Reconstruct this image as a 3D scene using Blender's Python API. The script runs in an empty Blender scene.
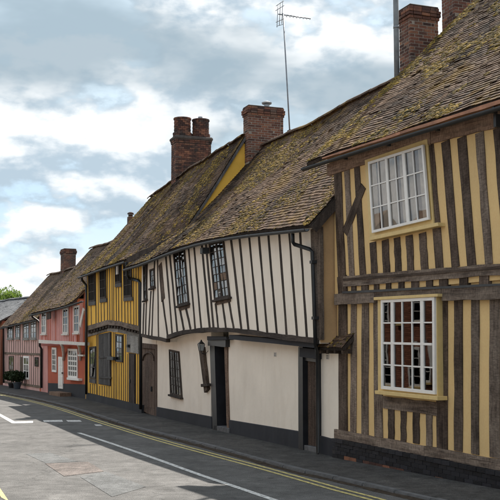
import bpy, bmesh, math, random
from mathutils import Vector, Matrix, Quaternion, noise as mnoise
R = math.radians
rng = random.Random(7)
S = bpy.context.scene
COL = S.collection

# ------------------------------------------------------------------ camera
CAMZ = 2.19; FPX = 1000.0; PITCH = math.atan(98 / 1000.0)
cam = bpy.data.cameras.new('camera'); cam.sensor_width = 36; cam.lens = 72
cam.clip_start = .1; cam.clip_end = 3000
camo = bpy.data.objects.new('camera', cam); COL.objects.link(camo)
camo.location = (0, 0, CAMZ); camo.rotation_euler = (math.pi / 2 + PITCH, 0, 0)
S.camera = camo

# ------------------------------------------------------------------ light
SUN_AZ = R(29); SUN_EL = R(52)
sd = Vector((math.sin(SUN_AZ) * math.cos(SUN_EL), math.cos(SUN_AZ) * math.cos(SUN_EL), math.sin(SUN_EL)))
sl = bpy.data.lights.new('sun', 'SUN'); sl.energy = 5.0; sl.angle = R(.55); sl.color = (1, .94, .85)
so = bpy.data.objects.new('sun', sl); COL.objects.link(so)
so.rotation_euler = (-sd).to_track_quat('-Z', 'Y').to_euler(); so.location = (20, 30, 60)
S.view_settings.view_transform = 'Standard'; S.view_settings.look = 'None'
S.view_settings.exposure = 0.92; S.view_settings.gamma = 1

SKY_OFF = (9.26, 7.47, 2.77); SKY_OFF2 = (17.038, 14.711, 8.601)
W = bpy.data.worlds.new('World'); S.world = W; W.use_nodes = True
def world_nodes():
    nt = W.node_tree; nt.nodes.clear(); N = nt.nodes.new; L = nt.links.new
    def math_(op, a, b=None, c=None, clamp=False):
        n = N('ShaderNodeMath'); n.operation = op; n.use_clamp = clamp
        for i, v in enumerate((a, b, c)):
            if v is None: continue
            if isinstance(v, (int, float)): n.inputs[i].default_value = v
            else: L(v, n.inputs[i])
        return n.outputs[0]
    out = N('ShaderNodeOutputWorld'); bg = N('ShaderNodeBackground'); bg.inputs[1].default_value = .1
    L(bg.outputs[0], out.inputs[0])
    sky = N('ShaderNodeTexSky'); sky.sky_type = 'NISHITA'; sky.sun_disc = False
    sky.sun_elevation = SUN_EL; sky.sun_rotation = SUN_AZ
    sky.air_density = 1.0; sky.dust_density = 1.5; sky.ozone_density = 1.2
    tc = N('ShaderNodeTexCoord')
    def fbm(v, scale, detail, rough):
        n = N('ShaderNodeTexNoise'); n.inputs['Scale'].default_value = scale
        n.inputs['Detail'].default_value = detail; n.inputs['Roughness'].default_value = rough
        L(v, n.inputs['Vector']); return n.outputs['Fac']
    def ramp(f, a, b):
        n = N('ShaderNodeMapRange'); n.interpolation_type = 'SMOOTHSTEP'
        n.inputs[1].default_value = a; n.inputs[2].default_value = b; L(f, n.inputs[0]); return n.outputs[0]
    O = SKY_OFF
    def density(dz, det):
        mp = N('ShaderNodeMapping'); mp.inputs['Location'].default_value = (O[0], O[1], O[2] + dz)
        mp.inputs['Scale'].default_value = (1, 1, 1.9); L(tc.outputs['Generated'], mp.inputs[0]); v = mp.outputs[0]
        f = fbm(v, 4.6, det, .56); g = fbm(v, 11.0, det - 2, .56)
        puff = math_('SUBTRACT', 1.0, math_('ABSOLUTE', math_('MULTIPLY', math_('SUBTRACT', g, .5), 3.0)))     # billowed
        return math_('ADD', math_('MULTIPLY', f, .86), math_('MULTIPLY', puff, .12))
    d0 = density(0, 9); d1 = density(.045, 5)
    cov = ramp(d0, .475, .535)
    shade = ramp(math_('SUBTRACT', d0, d1), -.06, .06)           # 1 = lit crown, 0 = grey base
    mpS = N('ShaderNodeMapping'); mpS.inputs['Location'].default_value = SKY_OFF2; mpS.inputs['Scale'].default_value = (1, 1, 2.8); L(tc.outputs['Generated'], mpS.inputs[0])
    sf = fbm(mpS.outputs[0], 2.3, 6, .5)
    strat = ramp(sf, .52, .66)                    # a higher grey sheet
    veil = ramp(sf, .36, .56)
    def mixc(f, a, b):
        n = N('ShaderNodeMix'); n.data_type = 'RGBA'
        if isinstance(f, (int, float)): n.inputs[0].default_value = f
        else: L(f, n.inputs[0])
        for i, v in ((6, a), (7, b)):
            if isinstance(v, tuple): n.inputs[i].default_value = (*v, 1)
            else: L(v, n.inputs[i])
        return n.outputs[2]
    blue = mixc(.7, sky.outputs[0], (3.3, 4.4, 5.2))
    blue = mixc(math_('MULTIPLY', veil, .6), blue, (4.7, 5.4, 5.7))
    ccol = mixc(shade, (2.7, 3.35, 3.9), (6.1, 6.2, 6.2))
    c = mixc(math_('MULTIPLY', cov, .93), blue, ccol)
    c = mixc(math_('MULTIPLY', strat, .85), c, (2.0, 2.6, 3.05))
    L(c, bg.inputs[0])
world_nodes()

# ------------------------------------------------------------------ helpers
def ray(px, py):
    X = (px - 250) / FPX; Y = -(py - 250) / FPX
    c, s = math.cos(PITCH), math.sin(PITCH)
    return Vector((X, c - s * Y, s + c * Y))
CAM = Vector((0, 0, CAMZ))
def ground_px(px, py, z=0.0):
    d = ray(px, py); return CAM + d * ((z - CAMZ) / d.z)

class Frame:
    """facade frame: x along the facade to the right, y into the house, z up"""
    def __init__(self, o, ta):
        self.o = Vector((o[0], o[1], 0)); al = math.atan(ta)
        self.a = Vector((math.sin(al), -math.cos(al), 0)); self.i = Vector((math.cos(al), math.sin(al), 0))
        self.rz = math.atan2(-math.cos(al), math.sin(al))
    def loc(self, p):
        d = p - self.o; return Vector((d.dot(self.a), d.dot(self.i), p.z))
    def p(self, px, py, y=0.0):          # pixel on the plane y
        d = ray(px, py); t = (y - (CAM - self.o).dot(self.i)) / d.dot(self.i); return self.loc(CAM + d * t)
    def ps(self, px, py, s):             # pixel on the cross plane x = s
        d = ray(px, py); t = (s - (CAM - self.o).dot(self.a)) / d.dot(self.a); return self.loc(CAM + d * t)
    def w(self, v): return self.o + self.a * v[0] + self.i * v[1] + Vector((0, 0, v[2]))

def link(name, me, mat=None, parent=None, loc=None, rot=None):
    o = bpy.data.objects.new(name, me); COL.objects.link(o)
    if mat is not None and not me.materials: me.materials.append(mat)
    if parent: o.parent = parent
    if loc is not None: o.location = loc
    if rot is not None: o.rotation_euler = rot
    return o
def thing(name, label, cat, loc, rz=0, group=None):
    o = bpy.data.objects.new(name, None); COL.objects.link(o); o.empty_display_size = .3
    o.location = loc; o.rotation_euler = (0, 0, rz); o['label'] = label; o['category'] = cat
    if group: o['group'] = group
    return o
def mesh(name, v, f, smooth=False, tint=None):
    me = bpy.data.meshes.new(name); me.from_pydata([tuple(q) for q in v], [], f); me.update()
    bm = bmesh.new(); bm.from_mesh(me); bmesh.ops.recalc_face_normals(bm, faces=bm.faces); bm.to_mesh(me); bm.free()
    if smooth: me.polygons.foreach_set('use_smooth', [True] * len(me.polygons))
    if tint:
        a = me.attributes.new('tint', 'FLOAT', 'POINT'); a.data.foreach_set('value', tint)
    return me
def raw(name, v, f, tint=None, smooth=False):
    me = bpy.data.meshes.new(name); me.from_pydata(v, [], f); me.update()
    if tint:
        a = me.attributes.new('tint', 'FLOAT', 'POINT'); a.data.foreach_set('value', tint)
    if smooth: me.polygons.foreach_set('use_smooth', [True] * len(me.polygons))
    return me
def bev(me, w=.006, seg=1):
    bm = bmesh.new(); bm.from_mesh(me)
    bmesh.ops.bevel(bm, geom=list(bm.edges), offset=w, segments=seg, affect='EDGES', clamp_overlap=True)
    bm.to_mesh(me); bm.free(); return me
BOXF = [(0, 3, 2, 1), (4, 5, 6, 7), (0, 1, 5, 4), (1, 2, 6, 5), (2, 3, 7, 6), (3, 0, 4, 7)]
def box_v(x0, x1, y0, y1, z0, z1):
    return [(x0, y0, z0), (x1, y0, z0), (x1, y1, z0), (x0, y1, z0), (x0, y0, z1), (x1, y0, z1), (x1, y1, z1), (x0, y1, z1)]
def box(name, b, mat, parent=None, bw=0):
    me = mesh(name, box_v(*b), BOXF)
    if bw: bev(me, bw)
    return link(name, me, mat, parent)
def slab(name, pts, y0, y1, mat, parent, bw=0):
    """pts: list of (x,z) outline in facade coords, extruded from y0 (front) to y1 (back)"""
    n = len(pts)
    v = [(x, y0, z) for x, z in pts] + [(x, y1, z) for x, z in pts]
    f = [tuple(range(n)), tuple(range(2 * n - 1, n - 1, -1))] + [(i, n + i, n + (i + 1) % n, (i + 1) % n) for i in range(n)]
    me = mesh(name, v, f)
    if bw: bev(me, bw)
    return link(name, me, mat, parent)
def pslab(name, F, pix, y0, y1, mat, parent, bw=0):
    return slab(name, [(q.x, q.z) for q in (F.p(a, b, y0) for a, b in pix)], y0, y1, mat, parent, bw)
def timber(name, F, a, b, w, y0, y1, mat, parent, wob=.011, seg=5, w2=None):
    """timber from local point a to b (x,z) with real width w; own axes so that grain runs along it"""
    A = Vector((a[0], 0, a[1])); B = Vector((b[0], 0, b[1])); L = (B - A).length
    if w2 is None: w2 = w
    z = (B - A).normalized(); yy = Vector((0, 1, 0)); x = yy.cross(z)
    v = []; 
    for k in range(seg + 1):
        t = k / seg; ww = (w + (w2 - w) * t) / 2; j = wob if 0 < k < seg else wob * .4
        o1 = rng.uniform(-j, j); o2 = rng.uniform(-j, j)
        v += [(-ww + o1, 0, t * L), (ww + o2, 0, t * L), (ww + o2, y1 - y0, t * L), (-ww + o1, y1 - y0, t * L)]
    f = [(0, 1, 2, 3), tuple(4 * seg + q for q in (3, 2, 1, 0))]
    for k in range(seg):
        for q in range(4):
            f.append((4 * k + q, 4 * k + (q + 1) % 4, 4 * k + 4 + (q + 1) % 4, 4 * k + 4 + q))
    me = mesh(name, v, f)
    o = link(name, me, mat, parent)
    M = Matrix((x, yy, z)).transposed().to_4x4(); M.translation = A + Vector((0, y0, 0)); o.matrix_local = M
    return o
def tpx(name, F, top, bot, y0, y1, mat, parent, **k):
    """stud given by pixels: top=(xl,xr,y) bottom=(xl,xr,y)"""
    ws = []
    c = []
    for xl, xr, y in (bot, top):
        l = F.p(xl, y, y0); r = F.p(xr, y, y0); ws.append(abs(r.x - l.x)); m = F.p((xl + xr) / 2, y, y0); c.append((m.x, m.z))
    return timber(name, F, c[0], c[1], ws[0], y0, y1, mat, parent, w2=ws[1], **k)
def bpx(name, F, l, r, y0, y1, mat, parent, **k):
    """beam given by pixels: l=(x,ytop,ybot) r=(x,ytop,ybot)"""
    if r[0] >= 520:      # members cut by the picture's edge run on to the end of the house
        k_ = (630 - l[0]) / (r[0] - l[0]); r = tuple(l[i] + (r[i] - l[i]) * k_ for i in range(3)); k['seg'] = 14
    c = []; ws = []
    for x, t, b in (l, r):
        p = F.p(x, t, y0); q = F.p(x, b, y0); ws.append(abs(p.z - q.z)); c.append(((p.x + q.x) / 2, (p.z + q.z) / 2))
    return timber(name, F, c[0], c[1], ws[0], y0, y1, mat, parent, w2=ws[1], **k)
def tube_mesh(name, pts, r, n=8, close=True, arc=None):
    pts = [Vector(p) for p in pts]; v = []; f = []
    up = Vector((0, 0, 1))
    for i, p in enumerate(pts):
        d = (pts[min(i + 1, len(pts) - 1)] - pts[max(i - 1, 0)]).normalized()
        ref = up if abs(d.z) < .9 else Vector((0, 1, 0))
        a = d.cross(ref).normalized(); b = a.cross(d)
        rr = r[i] if isinstance(r, (list, tuple)) else r
        for k in range(n):
            t = 2 * math.pi * k / n; v.append(p + (a * math.cos(t) + b * math.sin(t)) * rr)
    for i in range(len(pts) - 1):
        for k in range(n): f.append((i * n + k, i * n + (k + 1) % n, (i + 1) * n + (k + 1) % n, (i + 1) * n + k))
    f.append(tuple(range(n))); f.append(tuple(range((len(pts) - 1) * n, len(pts) * n)))
    return mesh(name, v, f, smooth=True)
def tube(name, pts, r, mat, parent, n=8): return link(name, tube_mesh(name, pts, r, n), mat, parent)

# ------------------------------------------------------------------ materials
def material(name): 
    m = bpy.data.materials.new(name); m.use_nodes = True; nt = m.node_tree
    return m, nt, nt.nodes['Principled BSDF'], nt.nodes.new, nt.links.new
def noise_(N, L, vec, scale, detail=5, rough=.55, mapscale=None, dist=0):
    n = N('ShaderNodeTexNoise'); n.inputs['Scale'].default_value = scale; n.inputs['Detail'].default_value = detail
    n.inputs['Roughness'].default_value = rough; n.inputs['Distortion'].default_value = dist
    if mapscale:
        mp = N('ShaderNodeMapping'); mp.inputs['Scale'].default_value = mapscale; L(vec, mp.inputs[0]); vec = mp.outputs[0]
    L(vec, n.inputs['Vector']); return n.outputs['Fac']
def ramp_(N, L, f, stops):
    n = N('ShaderNodeValToRGB'); e = n.color_ramp.elements
    while len(e) < len(stops): e.new(.5)
    for i, (p, c) in enumerate(stops): e[i].position = p; e[i].color = (*c, 1) if len(c) == 3 else c
    L(f, n.inputs[0]); return n.outputs[0]
def mix_(N, L, f, a, b, mode='MIX'):
    n = N('ShaderNodeMix'); n.data_type = 'RGBA'; n.blend_type = mode
    for i, v in ((0, f), (6, a), (7, b)):
        if isinstance(v, tuple): n.inputs[i].default_value = (*v, 1)
        elif isinstance(v, (int, float)): n.inputs[i].default_value = v
        else: L(v, n.inputs[i])
    return n.outputs[2]
def m_(N, L, op, a, b=0.0, clamp=False):
    n = N('ShaderNodeMath'); n.operation = op; n.use_clamp = clamp
    for i, v in ((0, a), (1, b)):
        if isinstance(v, (int, float)): n.inputs[i].default_value = v
        else: L(v, n.inputs[i])
    return n.outputs[0]
def bump_(N, L, bs, h, st=.4, d=.02):
    b = N('ShaderNodeBump'); b.inputs['Strength'].default_value = st; b.inputs['Distance'].default_value = d
    L(h, b.inputs['Height']); L(b.outputs[0], bs.inputs['Normal'])
def objvec(N, L, rnd=True):
    tc = N('ShaderNodeTexCoord'); v = tc.outputs['Object']
    if rnd:
        oi = N('ShaderNodeObjectInfo'); a = N('ShaderNodeVectorMath'); a.operation = 'ADD'
        s = N('ShaderNodeVectorMath'); s.operation = 'SCALE'; s.inputs['Scale'].default_value = 37.0
        cb = N('ShaderNodeCombineXYZ'); L(oi.outputs['Random'], cb.inputs[0]); L(oi.outputs['Random'], cb.inputs[1]); L(oi.outputs['Random'], cb.inputs[2])
        L(cb.outputs[0], s.inputs[0]); L(v, a.inputs[0]); L(s.outputs[0], a.inputs[1]); v = a.outputs[0]
    return v
def worldvec(N):
    return N('ShaderNodeNewGeometry').outputs['Position']

def plaster(name, col, dirt, var=.12, rough=.9, bstr=.25, streak=.5):
    m, nt, bs, N, L = material(name); v = worldvec(N)
    n1 = noise_(N, L, v, 1.1, 6, .6); n2 = noise_(N, L, v, 3.5, 6, .65, (1, 1, .22)); n3 = noise_(N, L, v, 30, 4, .6)
    c2 = tuple(max(0, x * (1 - var)) for x in col); c3 = tuple(min(1, x * (1 + var * .5)) for x in col)
    c = ramp_(N, L, n1, [(.3, c2), (.7, c3)])
    f = ramp_(N, L, n2, [(.5, (0, 0, 0)), (.8, (streak, streak, streak))])
    c = mix_(N, L, f, c, dirt)
    c = mix_(N, L, .06, c, ramp_(N, L, n3, [(.3, (0, 0, 0)), (.7, (1, 1, 1))]), 'OVERLAY')
    L(c, bs.inputs['Base Color']); bs.inputs['Roughness'].default_value = rough; bs.inputs['Specular IOR Level'].default_value = .25
    h = m_(N, L, 'ADD', m_(N, L, 'MULTIPLY', noise_(N, L, v, 2.2, 3, .5), 1.6), m_(N, L, 'MULTIPLY', n3, .25))
    bump_(N, L, bs, h, bstr * .8, .04); return m
def oak(name, dark, mid, pale, rough=.85, gs=1.0):
    m, nt, bs, N, L = material(name); v = objvec(N, L)
    g = noise_(N, L, v, 22 * gs, 7, .65, (1, 1, .07), .6); p = noise_(N, L, v, 3.2, 5, .6, (1, 1, .5)); k = noise_(N, L, v, 60, 3, .6, (1, 1, .04))
    c = ramp_(N, L, g, [(.3, dark), (.55, mid), (.78, pale)])
    c = mix_(N, L, ramp_(N, L, p, [(.35, (0, 0, 0)), (.75, (.75, .75, .75))]), c, pale)
    c = mix_(N, L, ramp_(N, L, k, [(.32, (.8, .8, .8)), (.42, (0, 0, 0))]), c, dark)
    x_ = noise_(N, L, v, 26, 5, .7, (.5, 1, 1.6)); c = mix_(N, L, .4, c, ramp_(N, L, x_, [(.34, (.05, .05, .05)), (.66, (.95, .95, .95))]), 'OVERLAY')
    oi = N('ShaderNodeObjectInfo')
    hs = N('ShaderNodeHueSaturation'); L(c, hs.inputs['Color'])
    mr = N('ShaderNodeMapRange'); L(oi.outputs['Random'], mr.inputs[0]); mr.inputs[3].default_value = .72; mr.inputs[4].default_value = 1.28
    L(mr.outputs[0], hs.inputs['Value'])
    L(hs.outputs[0], bs.inputs['Base Color']); bs.inputs['Roughness'].default_value = rough; bs.inputs['Specular IOR Level'].default_value = .25
    bump_(N, L, bs, m_(N, L, 'ADD', g, k), .6, .012); return m
def plain(name, col, rough=.5, var=.1, scale=6, spec=.4, metal=0, bstr=.1):
    m, nt, bs, N, L = material(name); v = objvec(N, L)
    n = noise_(N, L, v, scale, 6, .6)
    c = ramp_(N, L, n, [(.3, tuple(x * (1 - var) for x in col)), (.7, tuple(min(1, x * (1 + var)) for x in col))])
    L(c, bs.inputs['Base Color']); bs.inputs['Roughness'].default_value = rough; bs.inputs['Specular IOR Level'].default_value = spec
    bs.inputs['Metallic'].default_value = metal
    bump_(N, L, bs, noise_(N, L, v, scale * 6, 4, .6), bstr, .01); return m
def tinted(name, stops, lich=None, rough=.9, bstr=.4, ns=1.3, lo=.5, hi=.7, rnd=False, l2=None):
    """colour by the per-piece attribute 'tint' (joined pieces) or the object's random value"""
    m, nt, bs, N, L = material(name); v = worldvec(N)
    at = N('ShaderNodeAttribute'); at.attribute_name = 'tint'; t = at.outputs['Fac']
    if rnd: t = N('ShaderNodeObjectInfo').outputs['Random']
    c = ramp_(N, L, t, stops)
    n3 = noise_(N, L, v, 45, 4, .6)
    c = mix_(N, L, .35, c, ramp_(N, L, n3, [(.3, (.15, .15, .15)), (.7, (.85, .85, .85))]), 'OVERLAY')
    if lich:
        n = noise_(N, L, v, ns, 8, .68)
        c = mix_(N, L, ramp_(N, L, n, [(lo, (0, 0, 0)), (hi, (.9, .9, .9))]), c, lich)
    if l2:
        n = noise_(N, L, v, 9, 6, .7)
        c = mix_(N, L, ramp_(N, L, n, [(.56, (0, 0, 0)), (.68, (.8, .8, .8))]), c, l2)
    L(c, bs.inputs['Base Color']); bs.inputs['Roughness'].default_value = rough; bs.inputs['Specular IOR Level'].default_value = .2
    bump_(N, L, bs, n3, bstr, .012); return m
def glass(name, tint=(1, 1, 1), k=1.15):
    m, nt, bs, N, L = material(name); nt.nodes.remove(bs)
    tr = N('ShaderNodeBsdfTransparent'); tr.inputs[0].default_value = (*[.85 * x for x in tint], 1)
    gl = N('ShaderNodeBsdfGlossy'); gl.inputs['Roughness'].default_value = .015
    fr = N('ShaderNodeFresnel'); fr.inputs[0].default_value = 1.55
    mx = N('ShaderNodeMixShader'); L(m_(N, L, 'MULTIPLY', fr.outputs[0], k, True), mx.inputs[0]); L(tr.outputs[0], mx.inputs[1]); L(gl.outputs[0], mx.inputs[2])
    b = N('ShaderNodeBump'); b.inputs['Strength'].default_value = .04; b.inputs['Distance'].default_value = .01
    L(noise_(N, L, objvec(N, L), 2.5, 2, .5), b.inputs['Height']); L(b.outputs[0], gl.inputs['Normal']); L(b.outputs[0], fr.inputs['Normal'])
    L(mx.outputs[0], nt.nodes['Material Output'].inputs[0]); return m
def asphalt(name, base, lo, hi, rough=.85, patch=.35):
    m, nt, bs, N, L = material(name); v = worldvec(N)
    a = noise_(N, L, v, 55, 4, .7); b = noise_(N, L, v, .55, 6, .6); c_ = noise_(N, L, v, 5, 6, .7)
    vo = N('ShaderNodeTexVoronoi'); vo.inputs['Scale'].default_value = 70; L(v, vo.inputs['Vector'])
    c = ramp_(N, L, b, [(.3, lo), (.5, base), (.72, hi)])
    c = mix_(N, L, patch, c, ramp_(N, L, c_, [(.3, (.1, .1, .1)), (.7, (.9, .9, .9))]), 'OVERLAY')
    c = mix_(N, L, .7, c, ramp_(N, L, a, [(.32, (.05, .05, .05)), (.7, (.95, .95, .95))]), 'OVERLAY')
    w_ = noise_(N, L, v, 1.6, 6, .65); c = mix_(N, L, .35, c, ramp_(N, L, w_, [(.35, (.2, .2, .2)), (.65, (.8, .8, .8))]), 'OVERLAY')
    # tracks of cracks
    vc = N('ShaderNodeTexVoronoi'); vc.feature = 'DISTANCE_TO_EDGE'; vc.inputs['Scale'].default_value = .28
    wv = N('ShaderNodeVectorMath'); wv.operation = 'ADD'; nz = N('ShaderNodeTexNoise'); nz.inputs['Scale'].default_value = 1.5; nz.inputs['Detail'].default_value = 6
    L(v, nz.inputs['Vector']); L(v, wv.inputs[0]); L(nz.outputs['Color'], wv.inputs[1]); L(wv.outputs[0], vc.inputs['Vector'])
    c = mix_(N, L, ramp_(N, L, vc.outputs['Distance'], [(.0, (.6, .6, .6)), (.006, (0, 0, 0))]), c, tuple(x * .4 for x in lo))
    L(c, bs.inputs['Base Color']); bs.inputs['Roughness'].default_value = rough; bs.inputs['Specular IOR Level'].default_value = .3
    bump_(N, L, bs, m_(N, L, 'ADD', a, vo.outputs['Distance']), .55, .012); return m
def paint_line(name, col, under):
    m, nt, bs, N, L = material(name); v = worldvec(N)
    n = noise_(N, L, v, 14, 7, .75); a = noise_(N, L, v, 60, 3, .6)
    c = mix_(N, L, ramp_(N, L, n, [(.4, (.85, .85, .85)), (.56, (.04, .04, .04))]), col, under)
    L(c, bs.inputs['Base Color']); bs.inputs['Roughness'].default_value = .7; bump_(N, L, bs, a, .3, .01); return m

M = {}
M['ochre'] = plaster('ochre_limewash', (.73, .505, .24), (.56, .40, .21), .08)
M['ochre_paint'] = plain('ochre_paint', (.66, .48, .21), .45, .08, 9)
M['white_wall'] = plaster('offwhite_limewash', (.87, .785, .69), (.69, .59, .49), .08, streak=.5)
M['tan_wall'] = plaster('tan_limewash', (.52, .33, .17), (.34, .22, .12), .12)
M['yellow'] = plaster('strong_yellow_limewash', (.84, .49, .085), (.55, .33, .09), .14)
M['red'] = plaster('brick_red_render', (.47, .12, .07), (.36, .11, .08), .14)
M['pinkred'] = plaster('faded_pink_red_boarding', (.64, .33, .31), (.52, .28, .26), .18)
M['pink'] = plaster('dusty_pink_limewash', (.66, .42, .40), (.52, .33, .31), .14)
M['oak'] = oak('weathered_oak', (.011, .007, .005), (.048, .031, .023), (.17, .125, .098))
M['oak_grey'] = oak('grey_oak', (.028, .019, .015), (.125, .090, .071), (.28, .222, .178))
M['oak_warm'] = oak('warm_brown_oak', (.06, .035, .025), (.19, .12, .085), (.32, .22, .16))
M['oak_dark'] = oak('dark_stained_oak', (.012, .009, .008), (.036, .027, .023), (.09, .07, .06))
M['grey_paint'] = oak('pale_grey_paint', (.12, .115, .11), (.26, .25, .24), (.4, .39, .37))
M['silver_board'] = oak('silvered_boards', (.035, .032, .033), (.085, .08, .08), (.15, .145, .145))
M['door_brown'] = oak('brown_door_boards', (.03, .02, .016), (.09, .06, .048), (.17, .125, .10))
M['black_plinth'] = plain('black_tar_paint', (.016, .017, .021), .42, .35, 5, .5, bstr=.3)
M['slate_plinth'] = plaster('dark_slate_plinth_paint', (.028, .030, .038), (.05, .05, .055), .25, .7)
M['black_metal'] = plain('black_cast_iron', (.014, .015, .017), .55, .3, 8, .5)
M['grey_gutter'] = plain('grey_black_gutter', (.035, .038, .042), .55, .3, 6, .5)
M['dark_pipe'] = plain('dull_grey_pipe', (.17, .175, .18), .55, .25, 5, .4)
M['grey_metal'] = plain('galvanised_steel', (.30, .31, .32), .45, .2, 9, .5, .4)
M['thin_metal'] = plain('dull_aluminium', (.2, .21, .23), .4, .2, 9, .5, .5)
M['white_paint'] = plain('white_gloss_paint', (.80, .77, .74), .35, .05, 8)
M['offwhite_paint'] = plain('aged_white_paint', (.62, .58, .54), .5, .12, 8)
M['copper'] = plain('weathered_copper_strip', (.34, .155, .085), .5, .35, 4, .4, .25)
M['dark_room'] = plain('dim_room', (.018, .015, .013), .9, .3, 2, .1)
M['brown_room'] = plain('brown_blind', (.13, .075, .052), .9, .3, 2, .1)
M['curtain'] = plain('net_curtain', (.62, .52, .42), .95, .25, 5, .1)
M['pale_curtain'] = plain('pale_curtain', (.42, .44, .46), .95, .25, 5, .1)
M['glass'] = glass('window_glass'); M['old_glass'] = glass('old_leaded_glass', k=.5); M['sky_glass'] = glass('sash_glass', k=.32)
M['lamp_glass'] = plain('lantern_glass', (.35, .36, .36), .1, .1, 5, .6)
M['tile'] = tinted('old_clay_tiles', [(0, (.026, .017, .013)), (.3, (.072, .046, .033)), (.65, (.138, .088, .060)), (1, (.23, .15, .10))],
                   (.20, .122, .032), ns=.9, lo=.53, hi=.66, l2=(.18, .145, .095))
M['tile2'] = tinted('brown_clay_tiles', [(0, (.060, .042, .033)), (.4, (.12, .082, .060)), (.7, (.16, .108, .078)), (1, (.22, .15, .105))],
                   (.17, .12, .045), ns=1.4, lo=.55, hi=.74, l2=(.17, .15, .115))
M['slate'] = tinted('grey_slates', [(0, (.11, .112, .118)), (1, (.19, .192, .2))])
M['moss'] = tinted('roof_moss', [(0, (.032, .028, .010)), (.4, (.11, .075, .018)), (.75, (.235, .15, .03)), (1, (.38, .25, .055))], bstr=1.0)
BST = [(0, (.055, .030, .026)), (.3, (.125, .058, .043)), (.65, (.19, .083, .055)), (.85, (.26, .12, .072)), (1, (.12, .085, .072))]
M['brick'] = tinted('red_bricks', BST, (.05, .04, .037), ns=2.2, lo=.50, hi=.72, rnd=True)
M['brick_j'] = tinted('sooty_red_bricks', BST, (.040, .034, .033), ns=2.0, lo=.42, hi=.60)
M['brick_b'] = tinted('black_painted_bricks', [(0, (.010, .011, .014)), (1, (.026, .027, .034))], None, .45, rnd=True)
M['brick_o'] = tinted('opposite_bricks', [(0, (.2, .08, .05)), (1, (.36, .15, .09))])
M['mortar'] = plain('lime_mortar', (.27, .235, .20), .95, .25, 8, .1, bstr=.3)
M['soot'] = plain('sooted_mortar', (.085, .072, .065), .95, .35, 6, .1, bstr=.4)
M['road'] = asphalt('worn_asphalt', (.112, .108, .105), (.088, .085, .083), (.14, .135, .131))
M['pave'] = asphalt('tarmac_pavement', (.070, .066, .064), (.050, .048, .047), (.095, .089, .085), patch=.5)
M['patch_grey'] = asphalt('grey_asphalt_repair', (.118, .120, .121), (.10, .102, .103), (.135, .137, .137), patch=.35)
M['patch_red'] = asphalt('reddish_asphalt_repair', (.128, .108, .099), (.10, .086, .08), (.155, .132, .122), patch=.6)
M['kerb'] = plain('granite_kerb', (.12, .12, .125), .8, .3, 7, .3, bstr=.5)
M['soil'] = plain('gutter_litter', (.055, .042, .032), .95, .5, 12, .1, bstr=.8)
M['yellow_line'] = paint_line('yellow_road_paint', (.70, .58, .20), (.16, .14, .1))
M['white_line'] = paint_line('white_road_paint', (.75, .74, .72), (.17, .16, .155))
M['leaf'] = tinted('green_leaves', [(0, (.04, .075, .014)), (.5, (.09, .15, .03)), (1, (.15, .22, .05))], rough=.6)
def translucent(m, col, fac):
    nt = m.node_tree; N = nt.nodes.new; L = nt.links.new; bs = nt.nodes['Principled BSDF']; out = nt.nodes['Material Output']
    t = N('ShaderNodeBsdfTranslucent'); t.inputs[0].default_value = (*col, 1); mx = N('ShaderNodeMixShader'); mx.inputs[0].default_value = fac
    L(bs.outputs[0], mx.inputs[1]); L(t.outputs[0], mx.inputs[2]); L(mx.outputs[0], out.inputs[0])
translucent(M['leaf'], (.16, .24, .04), .45)
M['leaf_dark'] = tinted('dark_shrub_leaves', [(0, (.008, .016, .006)), (1, (.04, .06, .02))], rough=.6)
M['bark'] = plain('bark', (.06, .045, .035), .9, .4, 8, .1, bstr=.8)
M['pot'] = plain('blue_grey_glazed_pot', (.05, .065, .085), .4, .2, 8)

# ------------------------------------------------------------------ facade frames
C0 = ground_px(338, 453.5, .12)
FN = Frame(C0, .49)
def corner(px, depth): return Vector(((px - 250) / 1000 * depth, depth, 0))
W1 = corner(141, 33.9); Y1 = corner(86, 43.2); R1 = corner(41, 50.4); P1 = corner(3.5, 58.8)
def fr(a, b):      # frame with its origin at the left-far end a, running to b
    d = b - a; return Frame(a, d.x / -d.y), d.length
FW, LW = fr(W1, Vector((C0.x, C0.y, 0))); FY, LY = fr(Y1, corner(141, 33.9)); FR, LR = fr(R1, Y1); FP, LP = fr(P1, R1)
B1 = P1 + Vector((-8.0, 13.5, 0)); FB, LB = fr(B1, P1)
G = .045   # pavement level

# ------------------------------------------------------------------ road, pavement, kerb
def strip_mesh(name, left, right, z):
    n = len(left); v = [(p.x, p.y, z) for p in left] + [(p.x, p.y, z) for p in right]
    return mesh(name, v, [(i, i + 1, n + i + 1, n + i) for i in range(n - 1)])
def struct(o): o['kind'] = 'structure'; return o
gv = [(-400, -60, -.03), (400, -60, -.03), (400, 900, -.03), (-400, 900, -.03)]
struct(link('ground', mesh('ground', gv, [(0, 1, 2, 3)]), M['road']))
KPX = [(520, 522), (470, 511), (420, 500), (380, 490.7), (340, 481.5), (299, 472.5), (260, 462), (220, 451), (180, 440.5), (150, 433), (120, 424.5), (90, 414.5), (60, 405.5), (30, 398.5), (0, 393.2)]
def catmull(P, n):
    out = []
    for i in range(len(P) - 1):
        p0, p1, p2, p3 = P[max(i - 1, 0)], P[i], P[i + 1], P[min(i + 2, len(P) - 1)]
        for k in range(n):
            t = k / n
            out.append(.5 * ((2 * p1) + (p2 - p0) * t + (2 * p0 - 5 * p1 + 4 * p2 - p3) * t * t + (3 * p1 - p0 - 3 * p2 + p3) * t ** 3))
    out.append(P[-1].copy()); return out
KP = [ground_px(a, b, 0) for a, b in KPX]
k_dir = (KP[0] - KP[2]).normalized(); KP.insert(0, KP[0] + k_dir * 8)
e_dir = (KP[-1] - KP[-2]).normalized(); KP.append(KP[-1] + e_dir * 25)
KC = catmull(KP, 6)
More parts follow.
